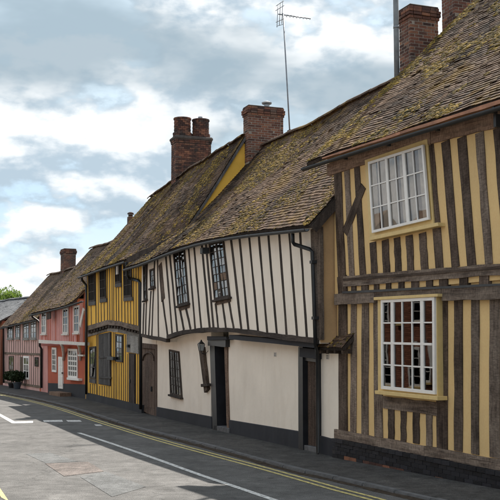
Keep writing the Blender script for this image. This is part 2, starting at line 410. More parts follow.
def resample(P, step):
    out = [P[0].copy()]; acc = 0; 
    for a, b in zip(P, P[1:]):
        L = (b - a).length; d = step - acc
        while d <= L: out.append(a + (b - a) * (d / L)); d += step
        acc = (acc + L) % step if L + acc >= step else acc + L
    return out
KC = resample(KC, .45)
def offs(P, d):
    out = []
    for i, p in enumerate(P):
        t = (P[min(i + 1, len(P) - 1)] - P[max(i - 1, 0)]).normalized(); n = Vector((t.y, -t.x, 0)); out.append(p + n * d)
    return out    # +d = towards the houses
K_in = offs(KC, .14)
road = struct(link('road', strip_mesh('road', offs(KC, .06), offs(KC, -5.6), 0.0), M['road']))
far = [p + Vector((5.5, 4.0, 0)) for p in K_in]
pave = struct(link('pavement', strip_mesh('pavement', offs(KC, .13), far, G), M['pave']))
opp_in = offs(KC, -5.45)
def step_strip(name, A, B, z, mat):
    n = len(A); v = [(p.x, p.y, z) for p in A] + [(p.x, p.y, z) for p in B] + [(p.x, p.y, -.02) for p in A]
    f = [(i, i + 1, n + i + 1, n + i) for i in range(n - 1)] + [(2 * n + i, 2 * n + i + 1, i + 1, i) for i in range(n - 1)]
    return link(name, mesh(name, v, f), mat)
struct(step_strip('opposite_pavement', opp_in, [p + Vector((-9, -5, 0)) for p in opp_in], G, M['pave']))
# kerb stones: every stone its own piece
i = 0
while i < len(KC) - 3:
    a, b = KC[i], KC[i + 2]; d = b - a; L = d.length; 
    h = G + .012 + rng.uniform(-.006, .006); wd = .14 + rng.uniform(-.006, .006)
    me = bev(mesh('kerb_stone', box_v(.004, L - .006, -rng.uniform(0, .012), wd, -.06, h), BOXF), .014, 2)
    o = link('kerb_stone', me, M['kerb'], pave, (a.x, a.y, 0), (0, 0, math.atan2(d.y, d.x) )); 
    n = Vector((d.y, -d.x, 0)).normalized()
    # local +y must point to the houses
    ly = Vector((-math.sin(o.rotation_euler.z), math.cos(o.rotation_euler.z), 0))
    if ly.dot(n) < 0: 
        o.rotation_euler.z += math.pi; o.location = (b.x, b.y, 0)
    i += 2
# litter and leaf mould in the gutter
la = offs(KC, .02); lb = [p + (q - p) * rng.uniform(.45, 1.0) for p, q in zip(offs(KC, -.01), offs(KC, -.17))]; ln_ = len(la)
lv = [(p.x, p.y, .025 + rng.uniform(-.015, .012)) for p in la] + [(p.x, p.y, .0035) for p in lb]
lit = link('gutter_litter', mesh('gutter_litter', lv, [(i, i + 1, ln_ + i + 1, ln_ + i) for i in range(ln_ - 1)]), M['soil'], road)
# painted lines
def line_from(P, d, w, name, mat, z=.005):
    return link(name, strip_mesh(name, offs(P, d + w / 2), offs(P, d - w / 2), z), mat, road)
YPX = [(430, 515), (370, 498), (340, 490.2), (299, 478.5), (260, 467.5), (220, 456.8), (180, 446), (150, 437.5), (120, 428.3), (90, 418.8), (60, 409), (30, 401), (0, 394.6)]
YP = [ground_px(a, b, 0) for a, b in YPX]; YP.insert(0, YP[0] + (YP[0] - YP[2]).normalized() * 6); YP.append(YP[-1] + (YP[-1] - YP[-2]).normalized() * 20)
YC = resample(catmull(YP, 6), .5)
line_from(YC, .085, .075, 'yellow_line', M['yellow_line']); line_from(YC, -.085, .075, 'yellow_line', M['yellow_line'])
WP = [ground_px(a, b, 0) for a, b in ((275, 500.5), (240, 488.5), (200, 475), (160, 460.5), (120, 446.5), (76, 432))]
WP.insert(0, WP[0] + (WP[0] - WP[1]) * 1.5)
line_from(resample(catmull(WP, 6), .5), 0, .11, 'white_line', M['white_line'])
def quad_px(name, pix, mat, z=.005, parent=road):
    return link(name, mesh(name, [(q.x, q.y, z) for q in (ground_px(a, b, 0) for a, b in pix)], [tuple(range(len(pix)))]), mat, parent)
quad_px('white_line', [(-12, 409.5), (-9, 409), (16, 422.3), (12, 423.4)], M['white_line'])
quad_px('white_line', [(13, 423.6), (14.5, 421.6), (33, 421.2), (33, 423.1)], M['white_line'], .0065)
quad_px('white_dash', [(43, 420.4), (62, 420.0), (63, 421.9), (44, 422.1)], M['white_line'])
quad_px('white_dash', [(66, 420.2), (80, 420.2), (82, 421.9), (68, 421.9)], M['white_line'])
quad_px('white_dash', [(94, 424.6), (100, 424.6), (103, 426), (96, 426)], M['white_line'])
nl = [ground_px(-4, 486, 0), ground_px(8, 504, 0)]; d = (nl[1] - nl[0]).normalized()
NL = resample([nl[0] - d * 40, nl[0], nl[1], nl[1] + d * 6], .8)
line_from(NL, 0, .07, 'yellow_line', M['yellow_line']); line_from(NL, .2, .07, 'yellow_line', M['yellow_line'])
quad_px('asphalt_patch', [(26, 454), (50, 452.8), (78, 461.6), (46, 463.4)], M['patch_grey'], .0035)
quad_px('asphalt_patch', [(45, 463.8), (88, 462), (104, 471.5), (64, 476.5)], M['patch_red'], .0055)
quad_px('asphalt_patch', [(80, 477), (106, 471.6), (146, 487), (112, 497)], M['patch_grey'], .0045)

# ------------------------------------------------------------------ roofs
def poly_at(P, t):
    Ls = [0]
    for a, b in zip(P, P[1:]): Ls.append(Ls[-1] + (b - a).length)
    x = t * Ls[-1]
    for i in range(len(P) - 1):
        if x <= Ls[i + 1] or i == len(P) - 2:
            return P[i] + (P[i + 1] - P[i]) * ((x - Ls[i]) / max(1e-6, Ls[i + 1] - Ls[i]))
def roof(house, F, E, Rg, mat, tw=.165, gauge=.098, sag=.07, moss=0, seed=1, mossfn=None, back=True, ridge=True, ridge_mat=None, thick=.07, dark=None):
    """E eave polyline, Rg ridge polyline (local). Tiles are real, overlapping, uneven."""
    r = random.Random(seed)
    L = sum((b - a).length for a, b in zip(E, E[1:])); H = (poly_at(Rg, .5) - poly_at(E, .5)).length
    def P(u, v):
        a = poly_at(E, min(max(u, 0), 1)); b = poly_at(Rg, min(max(u, 0), 1)); q = a + (b - a) * v
        al = (poly_at(E, 1) - poly_at(E, 0)).normalized(); nrm = al.cross(b - a).normalized()
        if nrm.z < 0: nrm = -nrm
        w = F.w(q)
        dsp = -sag * math.sin(math.pi * min(max(v, 0), 1)) + .05 * mnoise.noise(w * .55) + .022 * mnoise.noise(w * 1.7)
        e = min(u, 1 - u) * L
        return q + nrm * (dsp * min(1, .35 + e)), nrm
    # deck under the tiles
    nu, nv = max(6, int(L / .5)), 10; v = []; f = []
    for k in (0, 1):
        for i in range(nu + 1):
            for j in range(nv + 1):
                q, n = P(i / nu, j / nv); v.append(q - n * (.012 + thick * k))
    st = (nu + 1) * (nv + 1); I = lambda k, i, j: k * st + i * (nv + 1) + j
    for i in range(nu):
        for j in range(nv):
            f.append((I(0, i, j), I(0, i + 1, j), I(0, i + 1, j + 1), I(0, i, j + 1))); f.append((I(1, i, j), I(1, i, j + 1), I(1, i + 1, j + 1), I(1, i + 1, j)))
    for i in range(nu):
        for j in (0, nv): f.append((I(0, i, j), I(1, i, j), I(1, i + 1, j), I(0, i + 1, j)))
    for j in range(nv):
        for i in (0, nu): f.append((I(0, i, j), I(0, i, j + 1), I(1, i, j + 1), I(1, i, j)))
    deck = link('roof', mesh('roof', v, f), M['oak_dark'], house)
    rows = int(H / gauge); v = []; f = []; tint = []
    for j in range(rows + 1):
        vv = j * gauge / H; off = .5 if j % 2 else 0
        cols = int(L / tw)
        drift = .25 * mnoise.noise(Vector((j * .35, seed, 0)))
        for i in range(-1, cols + 1):
            u0 = (i + off) * tw + r.uniform(-.006, .006); u1 = u0 + tw - .004 - r.uniform(0, .006)
            u0 = max(u0, -.01); u1 = min(u1, L + .01)
            if u1 - u0 < .04: continue
            lo0 = vv - r.gauss(0, .006) / H + drift * .02 / H; lo1 = lo0 + r.gauss(0, .004) / H
            up = min(1.0, vv + gauge * 1.25 / H)
            a, n = P(u0 / L, max(lo0, -.012)); b, _ = P(u1 / L, max(lo1, -.012)); c, _ = P(u1 / L, up); d, _ = P(u0 / L, up)
            lift = .019 + r.uniform(0, .007) + (.014 if r.random() < .03 else 0); l2 = lift + r.gauss(0, .003)
            k = len(v)
            v += [a + n * lift, b + n * l2, c + n * .004, d + n * .004, a + n * (lift - .014), b + n * (l2 - .014)]
            f += [(k, k + 1, k + 2, k + 3), (k + 4, k + 5, k + 1, k), (k + 4, k, k + 3), (k + 5, k + 2, k + 1)]
            wq = F.w(a); tb = .45 + .45 * mnoise.noise(wq * .7) + .25 * mnoise.noise(wq * 2.3)
            if dark: tb -= .6 * min(1, max(0, dark((u0 + u1) / 2 / L, vv)))  # painted shadow: darkens the tile tint along the band below a chimney
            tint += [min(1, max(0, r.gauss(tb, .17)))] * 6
    tl = link('roof_tiles', raw('roof_tiles', v, f, tint), mat, deck); tl['kind'] = 'stuff'
    if moss:
        v = []; f = []; tint = []; n_ = 0; tries = 0
        while n_ < moss and tries < moss * 60:
            tries += 1
            u, w = r.random(), r.random() ** 1.15
            q, n = P(u, w); wq = F.w(q)
            dens = mnoise.fractal(wq * .62, 1.0, 2.0, 4) * 1.35 + .75 * mnoise.noise(wq * 3.4) - .2
            if dark: dens -= 1.5 * min(1, max(0, dark(u, w)))  # moss thinned out inside the painted shadow band
            dens += mossfn(u, w) if mossfn else 0
            if dens < r.uniform(.0, .75): continue
            n_ += 1
            sz = r.uniform(.015, .042) * (1.5 if r.random() < .1 else 1); al = (poly_at(E, 1) - poly_at(E, 0)).normalized(); dn = n.cross(al).normalized()
            ax = sz * r.uniform(.8, 1.9); ay = sz * r.uniform(.6, 1.1); hh = sz * r.uniform(.22, .5); k = len(v); q = q + n * .014
            tv = min(1, max(0, r.gauss(.5, .25) + .25 * mnoise.noise(wq * 1.3)))
            for ring, (rr, hz) in enumerate(((1, 0), (.72, .7))):
                for s in range(6):
                    t = s * math.pi / 3 + ring * .5; jit = r.uniform(.75, 1.2)
                    v.append(q + al * (ax * rr * jit * math.cos(t)) + dn * (ay * rr * jit * math.sin(t)) + n * (hh * hz)); 
            v.append(q + n * hh); tint += [tv] * 13
            for s in range(6):
                f.append((k + s, k + (s + 1) % 6, k + 6 + (s + 1) % 6, k + 6 + s)); f.append((k + 6 + s, k + 6 + (s + 1) % 6, k + 12))
        mo = link('moss', raw('moss', v, f, tint, smooth=True), M['moss'], deck); mo['kind'] = 'stuff'
    if ridge:
        Lr = sum((b - a).length for a, b in zip(Rg, Rg[1:])); n = int(Lr / .42)
        seg = 7; v = []
        for e in (0, 1):
            for rr in (.135, .115):
                for s in range(seg):
                    t = math.pi * (s / (seg - 1)); v.append((e * .415, rr * math.cos(t), rr * .8 * math.sin(t) - .02))
        f = []
        for s in range(seg - 1):
            f += [(s, s + 1, 2 * seg + s + 1, 2 * seg + s), (seg + s, 3 * seg + s, 3 * seg + s + 1, seg + s + 1), (s, seg + s, seg + s + 1, s + 1), (2 * seg + s, 2 * seg + s + 1, 3 * seg + s + 1, 3 * seg + s)]
        f += [(0, 2 * seg, 3 * seg, seg), (seg - 1, 2 * seg - 1, 4 * seg - 1, 3 * seg - 1)]
        me = mesh('ridge_tile', v, f, tint=[.35] * len(v)); me.materials.append(ridge_mat or mat)
        for k in range(n):
            a, _ = P(k / n, 1.0); b, _ = P((k + 1) / n, 1.0); dd = b - a
            o = link('ridge_tile', me, None, deck, a + Vector((0, 0, .015 + r.uniform(-.008, .008))))
            o.rotation_euler = (r.gauss(0, .03), -math.atan2(dd.z, math.hypot(dd.x, dd.y)) + r.gauss(0, .012), math.atan2(dd.y, dd.x) + r.gauss(0, .02))
    if back:   # far slope, a plain tiled sheet
        v = []; f = []; n = 8
        for i in range(n + 1):
            a, _ = P(i / n, 1.0); e = poly_at(E, i / n); b = Vector((e.x, 2 * a.y - e.y, e.z))
            v += [a, b, a + Vector((0, 0, -.08)), b + Vector((0, 0, -.08))]
        for i in range(n):
            k = 4 * i; f += [(k, k + 1, k + 5, k + 4), (k + 2, k + 6, k + 7, k + 3), (k + 1, k + 3, k + 7, k + 5)]
        f += [(0, 2, 3, 1), (4 * n, 4 * n + 1, 4 * n + 3, 4 * n + 2)]
        link('back_slope', mesh('back_slope', v, f, tint=[.4] * len(v)), mat, deck)
    return deck, P, L, H
def P_u(E, Rg, u, v): a = poly_at(E, u); b = poly_at(Rg, u); return a.x + (b.x - a.x) * v
def gable(name, E, Rg, end, inset, th, zlow, mat, house, y_front):
    """triangular end wall below a roof; end 0 left, 1 right"""
    e = poly_at(E, end); rg = poly_at(Rg, end); x = e.x + (inset if end == 0 else -inset); x2 = x + (th if end == 0 else -th)
    sl_ = (rg.z - e.z) / (rg.y - e.y); yb = 2 * rg.y - y_front
    zf = e.z + (y_front - e.y) * sl_ - .17; zr = rg.z - .2
    pr = [(y_front, zlow), (y_front, zf), (rg.y, zr), (yb, zf), (yb, zlow)]
    v = [(x, y, z) for y, z in pr] + [(x2, y, z) for y, z in pr]; n = 5
    f = [tuple(range(n)), tuple(range(2 * n - 1, n - 1, -1))] + [(i, n + i, n + (i + 1) % n, (i + 1) % n) for i in range(n)]
    return link(name, mesh(name, v, f), mat, house)
def verge_board(house, P, end, mat, w=.13, drop=.05):
    pts = [P(end, k / 8)[0] for k in range(9)]; n = P(end, .5)[1]; sx = .015 if end else -.015
    v = []; f = []
    for p in pts:
        a = p - n * drop; b = a - n * w; v += [a, b, b + Vector((sx * 2, 0, 0)), a + Vector((sx * 2, 0, 0))]
    for k in range(8):
        for q in range(4): f.append((4 * k + q, 4 * k + (q + 1) % 4, 4 * k + 4 + (q + 1) % 4, 4 * k + 4 + q))
    f += [(0, 1, 2, 3), (32, 35, 34, 33)]
    return link('barge_board', mesh('barge_board', v, f), mat, house)
def gutter(house, pts, mat, r=.06):
    """half-round gutter along local points"""
    pts = [Vector(p) for p in pts]; v = []; f = []; n = 7
    for i, p in enumerate(pts):
        d = (pts[min(i + 1, len(pts) - 1)] - pts[max(i - 1, 0)]).normalized(); a = Vector((0, 0, 1)).cross(d).normalized(); up = d.cross(a)
        for rr in (r, r * .82):
            for k in range(n):
                t = math.pi + math.pi * k / (n - 1); v.append(p + a * (rr * math.cos(t)) + up * (rr * math.sin(t)))
    for i in range(len(pts) - 1):
        A, B = 2 * n * i, 2 * n * (i + 1)
        for k in range(n - 1):
            f += [(A + k, A + k + 1, B + k + 1, B + k), (A + n + k, B + n + k, B + n + k + 1, A + n + k + 1)]
        f += [(A, B, B + n, A + n), (A + n - 1, A + 2 * n - 1, B + 2 * n - 1, B + n - 1)]
    return link('gutter', mesh('gutter', v, f, smooth=True), mat, house)

# ------------------------------------------------------------------ brickwork
def brick_unit():
    me = mesh('brick', box_v(-.5, .5, -.5, .5, -.5, .5), BOXF); bm = bmesh.new(); bm.from_mesh(me)
    bmesh.ops.bevel(bm, geom=list(bm.edges), offset=.035, segments=1, affect='EDGES'); bm.to_mesh(me); bm.free()
    me.materials.append(M['brick']); return me
BRICK = brick_unit()
def brick_layout(w, d, z0, z1, c=.075):
    """centre, size of every brick of a rectangular shaft (x width w, y depth d), alternately bonded"""
    out = []; n = int(round((z1 - z0) / c)); t = .1025
    for j in range(n):
        z = z0 + (j + .5) * c
        for face in range(4):
            horiz = face % 2 == 0; ln = w if horiz else d
            inset = (0 if j % 2 == 0 else t + .008) if horiz else (t + .008 if j % 2 == 0 else 0)
            a, b = -ln / 2 + inset, ln / 2 - inset; x = a; first = True
            while x < b - .03:
                l = .215
                first = False
                e = min(x + l, b)
                if b - e < .05: e = b
                m = (x + e) / 2; s = e - x - .004; y = (d if horiz else w) / 2 - t / 2
                pos = {0: (m, -y), 2: (m, y), 1: (y, m), 3: (-y, m)}[face]
                out.append((pos[0], pos[1], z, s if horiz else t, t if horiz else s)); x = e + .008
    return out
def joined_bricks(name, items, parent, mat):
    v = []; f = []; tint = []
    for (x, y, z, sx, sy, rz) in items:
        k = len(v); c, s = math.cos(rz), math.sin(rz); tv = rng.random()
        for q in box_v(-sx / 2, sx / 2, -sy / 2, sy / 2, -.0325, .0325):
            v.append((x + q[0] * c - q[1] * s, y + q[0] * s + q[1] * c, z + q[2]))
        f += [tuple(k + i for i in q) for q in BOXF]; tint += [tv] * 8
    o = link(name, raw(name, v, f, tint), mat, parent); o['kind'] = 'stuff'; return o
def chimney(house, x, y, w, d, z0, zv, z1, single=True, lab=None, cap=True, pot=None):
    """z0 root (inside the roof), zv where single bricks begin, z1 top"""
    ch = box('chimney', (x - w / 2 + .006, x + w / 2 - .006, y - d / 2 + .006, y + d / 2 - .006, z0, z1 - .01), M['mortar'], house)
    lay = brick_layout(w, d, zv, z1 - .3 if cap else z1)
    ncap = []
    if cap:      # oversailing courses and a mortar flaunching
        for j, g in enumerate((.025, .05, .05, .02)):
            ncap += [(a, b, z1 - .3 + (j + .5) * .075, sx, sy) for a, b, _, sx, sy in brick_layout(w + 2 * g, d + 2 * g, 0, .075)]
        fl = box('flaunching', (x - w / 2 - .015, x + w / 2 + .015, y - d / 2 - .015, y + d / 2 + .015, z1 - .005, z1 + .035), M['soot'], ch, .02)
    if single:
        for a, b, z, sx, sy in lay + ncap:
            o = link('brick', BRICK, None, ch); j = rng.uniform(-.003, .003)
            o.location = (x + a + j, y + b + rng.uniform(-.003, .003), z); o.scale = (sx - .004, sy - .002, .0625)
            o.rotation_euler = (rng.gauss(0, .006), rng.gauss(0, .006), rng.gauss(0, .008))
    else:
        joined_bricks('bricks', [(x + a, y + b, z, sx, sy, 0) for a, b, z, sx, sy in lay + ncap], ch, M['brick_j'])
    if lab: ch['label'] = lab
    return ch

# ------------------------------------------------------------------ windows
def window(house, F, quad, y, cols, rows, frame, fw=.06, bw=.025, depth=.05, back='dark_room', mull=None, name='window', glazed=True, gm='glass', tilt=.006, sill=None, bars_mat=None):
    """quad: pixel corners TL TR BR BL on plane y.  Frame, bars, panes and what hangs behind the glass; all real pieces"""
    c = [F.p(a, b, y) for a, b in quad]; TL, TR, BR, BL = [Vector((q.x, q.z)) for q in c]
    def B(u, v): return (TL * (1 - u) + TR * u) * (1 - v) + (BL * (1 - u) + BR * u) * v
    Wd = ((TR - TL).length + (BR - BL).length) / 2; Hh = ((BL - TL).length + (BR - TR).length) / 2
    fu, fv = fw / Wd, fw / Hh
    def bar(u0, u1, v0, v1): return [tuple(B(u0, v0)), tuple(B(u1, v0)), tuple(B(u1, v1)), tuple(B(u0, v1))]
    # frame as ring
    o_ = bar(0, 1, 0, 1); i_ = bar(fu, 1 - fu, fv, 1 - fv); v = []
    for yy in (y, y + depth):
        v += [(p[0], yy, p[1]) for p in o_] + [(p[0], yy, p[1]) for p in i_]
    f = []
    for k in range(4):
        n = (k + 1) % 4; f += [(k, n, 4 + n, 4 + k), (8 + k, 12 + k, 12 + n, 8 + n), (k, 8 + k, 8 + n, n), (4 + k, 4 + n, 12 + n, 12 + k)]
    wn = link(name, bev(mesh('window', v, f), .004), M[frame], house)
    bm_ = M[bars_mat or frame]
    us = cols if isinstance(cols, (list, tuple)) else [k / cols for k in range(1, cols)]
    vs = rows if isinstance(rows, (list, tuple)) else [k / rows for k in range(1, rows)]
    mull = mull or {}
    iu = lambda u: fu + (1 - 2 * fu) * u; iv = lambda v_: fv + (1 - 2 * fv) * v_
    edges_u = [0] + list(us) + [1]; edges_v = [0] + list(vs) + [1]
    hu = lambda k: (mull.get(k, bw) / Wd / 2) if 0 < k < len(edges_u) - 1 else 0
    for k, u in enumerate(us, 1):
        h = hu(k); yy = y + .008 if k not in mull else y + .003
        slab('mullion' if k in mull else 'glazing_bar', bar(iu(u) - h, iu(u) + h, fv, 1 - fv), yy, y + depth - .012, bm_, wn)
    for k, vv in enumerate(vs, 1):
        h = bw / Hh / 2
        slab('glazing_bar', bar(fu, 1 - fu, iv(vv) - h, iv(vv) + h), y + .011, y + depth - .012, bm_, wn)
    for a in range(len(edges_u) - 1 if glazed else 0):
        for b in range(len(edges_v) - 1):
            q = bar(iu(edges_u[a]) + hu(a), iu(edges_u[a + 1]) - hu(a + 1), iv(edges_v[b]), iv(edges_v[b + 1]))
            ctr = (sum(p[0] for p in q) / 4, y + depth - .022, sum(p[1] for p in q) / 4)
            me = mesh('pane', [(p[0] - ctr[0], 0, p[1] - ctr[2]) for p in q] + [(p[0] - ctr[0], .004, p[1] - ctr[2]) for p in q],
                      [(0, 1, 2, 3), (7, 6, 5, 4), (0, 4, 5, 1), (1, 5, 6, 2), (2, 6, 7, 3), (3, 7, 4, 0)])
            o = link('pane', me, M[gm], wn, ctr, (rng.gauss(0, tilt), 0, rng.gauss(0, tilt)))
    if isinstance(back, str):
        slab('room_backing', bar(fu * .6, 1 - fu * .6, fv * .6, 1 - fv * .6), y + depth - .010, y + depth - .0065, M[back], wn)
    if sill:
        w_, h_, out = sill; a = B(-w_ / Wd, 1); b = B(1 + w_ / Wd, 1)
        slab('sill', [(a[0], a[1] + .004), (b[0], b[1] + .004), (b[0], b[1] - h_), (a[0], a[1] - h_)], y - out, y + depth, bm_ if frame != 'white_paint' else M['ochre_paint'], wn, .006)
    return wn, B, Wd, Hh
def curtain(wn, F, B, u0, u1, v0, v1, y, mat, waves=7, amp=.012):
    n = waves * 6; v = []; f = []
    for i in range(n + 1):
        u = u0 + (u1 - u0) * i / n; yy = y + amp * math.sin(i / 6 * 2 * math.pi + rng.uniform(-.3, .3))
        for j, vv in enumerate((v0, v1)):
            p = B(u, vv); v.append((p[0], yy, p[1]))
    f = [(2 * i, 2 * i + 2, 2 * i + 3, 2 * i + 1) for i in range(n)]
    return link('curtain', mesh('curtain', v, f, smooth=True), mat, wn)

def house_root(name, F, label, cat='house'):
    return thing(name, label, cat, F.o, F.rz)
def body(name, F, tops, zb, y0, y1, mat, house):
    """tops: (x, z) polyline left to right"""
    pts = list(tops) + [(tops[-1][0], zb if not callable(zb) else zb(tops[-1][0]))]
    pts += [(tops[0][0], zb if not callable(zb) else zb(tops[0][0]))]
    return slab(name, pts, y0, y1, mat, house)

# ================================================================== 1. ochre timber house (nearest)
F = FN
H1 = house_root('timber_house', F, 'ochre and dark oak half-timbered house with large white windows, nearest on the right')
xr = 7.2
E0 = F.p(306, 163, -.42); E1 = F.p(500, 98.5, -.42)
def ext(a, b, x): return a + (b - a) * ((x - a.x) / (b.x - a.x))
E = [E0, E1, ext(E0, E1, xr + .3)]
q = F.ps(475, 0, E0.x); dq = q - E0; yr1 = 4.3; rz_ = E0.z + dq.z / dq.y * (yr1 - E0.y)
zslope = (E1.z - E0.z) / (E1.x - E0.x)
Rg = [Vector((E0.x, yr1, rz_)), Vector((xr + .3, yr1, rz_ + zslope * .5 * (xr + .3 - E0.x)))]
deck1, P1_, _, _ = roof(H1, F, E, Rg, M['tile'], sag=.05, moss=7500, seed=11, mossfn=lambda u, w: .16 + (1.1 if u < .045 + .02 * math.sin(w * 17) else 0) + (.12 if w > .5 else 0))
zE = lambda x: E0.z + (x - E0.x) * zslope
pl_top = lambda px: 437 + (px - 333) * .198
b0 = F.p(338, pl_top(338), 0); b1 = F.p(500, pl_top(500), 0)
zP = lambda x: b0.z + (x - b0.x) * (b1.z - b0.z) / (b1.x - b0.x)
j0 = F.p(338, 290, 0).z
slab('lower_wall', [(.02, j0 + .1), (xr, j0 + .1), (xr, zP(xr)), (.02, zP(.02))], 0, 8.5, M['ochre'], H1)
slab('upper_wall', [(.02, j0 - .1), (.02, zE(0) + .22), (xr, zE(xr) + .22), (xr, j0 - .1)], -.05, 8.55, M['ochre'], H1)
gable('gable_wall', E, Rg, 0, .18, .3, zE(0), M['tan_wall'], H1, -.02)
gable('gable_wall', E, Rg, 1, .18, .3, zE(xr), M['tan_wall'], H1, -.02)
verge_board(H1, P1_, 0, M['oak_dark'], .1)
ft, bt = -.018, .05
yU = -.05 - .018
pT = lambda x: 174 - (x - 330) * .30 if x < 430 else 144 - (x - 430) * .257        # underside of the top plate
pB = lambda x: 276.5 - (x - 345) * .087                                             # top of the upper bressumer
pL = lambda x: 303.5 - (x - 345) * .035                                             # underside of lower beam
pS = lambda x: 429.8 + (x - 337.4) * .184                                           # top of the sill beam
TIM = [M['oak'], M['oak'], M['oak_grey']]
def st(name, t, b, y0, mat=None, **k): return tpx(name, F, t, b, y0, y0 + .06, mat or (rng.choice([M['oak'], M['oak'], M['oak'], M['oak_grey']]) if y0 < -.03 else rng.choice(TIM)), H1, **k)
# upper floor studs
st('corner_post', (333.5, 340.5, pT(336)), (338, 345, pB(341)), yU - .006, M['oak'])
for (a, b, c, d) in ((344, 349, 349, 354), (354, 359, 359.7, 365.6)): st('stud', (a, b, pT(a)), (c, d, pB(c)), yU)
st('brace', (360.2, 365.6, 186), (341.5, 347.5, 233), yU - .004, M['oak'])
for (a, b, c, d) in ((369.5, 375.5, 371, 377), (381.5, 387.8, 383, 389.6), (393.5, 399.5, 395, 401), (405.5, 412, 407, 413.6), (418.6, 425.5, 421, 428)):
    st('stud', (a, b, 242 - (a - 370) * .19), (c, d, pB(c)), yU)
for (a, b, c, d) in ((425.5, 433, 435.6, 443), (441, 449, 451.6, 459), (457, 465.5, 467, 475.6), (475, 483, 485, 492), (493, 502, 503, 511)):
    st('stud', (a, b, pT(a)), (c, d, pB(c)), yU)
# members that go on past the picture's right edge
x_ = F.p(520, 250, yU).x
while x_ < xr - .1:
    timber('stud', F, (x_ + .05, j0 + .2), (x_, zE(x_) - .15), .2, yU, yU + .06, rng.choice(TIM), H1); timber('stud', F, (x_ + .05, zP(x_) + .2), (x_ + .05, j0 - .15), .19, ft, bt, rng.choice(TIM), H1); x_ += .4
bpx('top_plate', F, (327, 164, 176), (430, 131.5, 144), -.09, 0, M['oak_warm'], H1, seg=9)
bpx('top_plate', F, (430.5, 131, 143.8), (520, 104, 121), -.088, 0, M['oak_warm'], H1, seg=9)
bpx('bressumer', F, (343, 276.5, 286.5), (520, 261.5, 273), -.10, .05, M['oak_grey'], H1, seg=12)
bpx('moulding', F, (343, 278.6, 281.0), (520, 264.6, 267.2), -.116, -.08, M['oak'], H1, seg=12, wob=.004)
tpx('corner_post', F, (337, 345, 276), (338, 346, 294), -.095, 0, M['oak'], H1)
for (a, b) in ((351, 355.5), (361, 367.7), (373.6, 378.2), (385.6, 390.2), (398, 403.5), (411, 418), (426, 432), (439, 447), (459, 467), (479, 488), (500, 508)):
    c = (a + b) / 2; tpx('joist_end', F, (a, b, 285.2 - (c - 345) * .07), (a, b, 291.4 - (c - 345) * .052), -.078, .05, M['oak'], H1, wob=.006, seg=2)
bpx('lead_flashing', F, (342, 291.3, 293.6), (520, 282.4, 284.8), -.125, 0, M['grey_gutter'], H1, wob=.003)
bpx('jetty_beam', F, (334, 294.3, 305), (374, 291.2, 302.6), -.11, .03, M['oak_grey'], H1)
bpx('jetty_beam', F, (374.3, 290.8, 297.5), (441, 287.6, 296), -.10, .03, M['oak_grey'], H1)
bpx('jetty_beam', F, (441.5, 287.4, 300.6), (520, 283.8, 298.8), -.112, .03, M['oak_grey'], H1, seg=8)
# lower studs
st('corner_post', (338.2, 346.3, 304), (338.4, 346.8, pS(341)), ft - .01, M['oak'])
for (a, b) in ((350.7, 356.2), (361.7, 368.3)): st('stud', (a, b, pL(a)), (a - .6, b - .4, pS(a)), ft)
st('stud', (373.2, 381.5, pL(376)), (374.4, 382.4, pS(378)), ft)
st('stud', (436, 446.9, pL(440)), (436.6, 447, pS(441)), ft, M['oak'])
for (a, b) in ((454, 462), (471, 478.6), (489.4, 499.5)): st('stud', (a, b, pL(a)), (a, b, pS(a)), ft)
for (a, b) in ((388, 393.8), (400.4, 405.7), (412.8, 418.9), (426, 431.7)): st('stud', (a, b, 404 + (a - 385) * .15), (a, b, pS(a)), ft)
bpx('window_rail', F, (382.5, 396, 408), (437, 402.5, 416), ft - .008, .05, M['oak_grey'], H1)
bpx('sill_beam', F, (334, 429.2, 438), (424, 446, 456), -.05, .05, M['oak_grey'], H1, seg=8)
bpx('sill_beam', F, (424.3, 446.1, 456), (530, 465.6, 476.6), -.053, .05, M['oak_grey'], H1, seg=8)
# tarred brick plinth, bricks showing bare at the foot
pc = box('plinth', (-.05, xr, -.093, 8, -.1, zP(xr) - .01), M['black_plinth'], H1)
nz = 0; z = zP(0) - .04
while z > .02:
    x = -.06 + (.11 if nz % 2 else 0); 
    while x < xr - .1:
        l = .215; zt = min(0, zP(x) - zP(0))
        o = link('brick', BRICK, None, pc, (x + l / 2, -.05 - rng.uniform(0, .006) - (.022 if nz < 1 else 0), z + zt)); o.scale = (l + .002, .1, .0715)
        o.material_slots[0].link = 'OBJECT'
        bare = nz >= 4 and (1.0 < x < 2.4 or .2 < x < .7 or x > 3.1) and rng.random() < .8
        o.material_slots[0].material = M['brick'] if bare else M['brick_b']
        x += .223
    z -= .074; nz += 1
# upper window: three lights of 2 x 3 panes in an ochre casing
pslab('window_casing', F, [(364.5, 160), (426.8, 138.6), (433.5, 224.5), (369.5, 238.5)], -.10, -.04, M['ochre_paint'], H1, .008)
wn, B, Wd, Hh = window(H1, F, [(367.6, 162), (422.6, 144.6), (428.6, 219.6), (371.6, 233.2)], -.165, [1 / 6, 2 / 6, 3 / 6, 4 / 6, 5 / 6], 3, 'white_paint', .05, .022, .045, None, {2: .07, 4: .085}, gm='sky_glass')
slab('room_backing', [tuple(B(.02, .02)), tuple(B(.98, .02)), tuple(B(.98, .98)), tuple(B(.02, .98))], -.1075, -.1035, M['brown_room'], wn)
for u0, u1 in ((.03, .12), (.2, .30), (.36, .47), (.55, .64), (.70, .80), (.88, .97)): curtain(wn, F, B, u0, u1, .03, .97, -.119, M['curtain'], 3, .006)
pslab('sill', F, [(369, 236.8), (437.5, 222.3), (438.2, 226), (369.4, 240.6)], -.20, -.03, M['ochre_paint'], wn, .006)
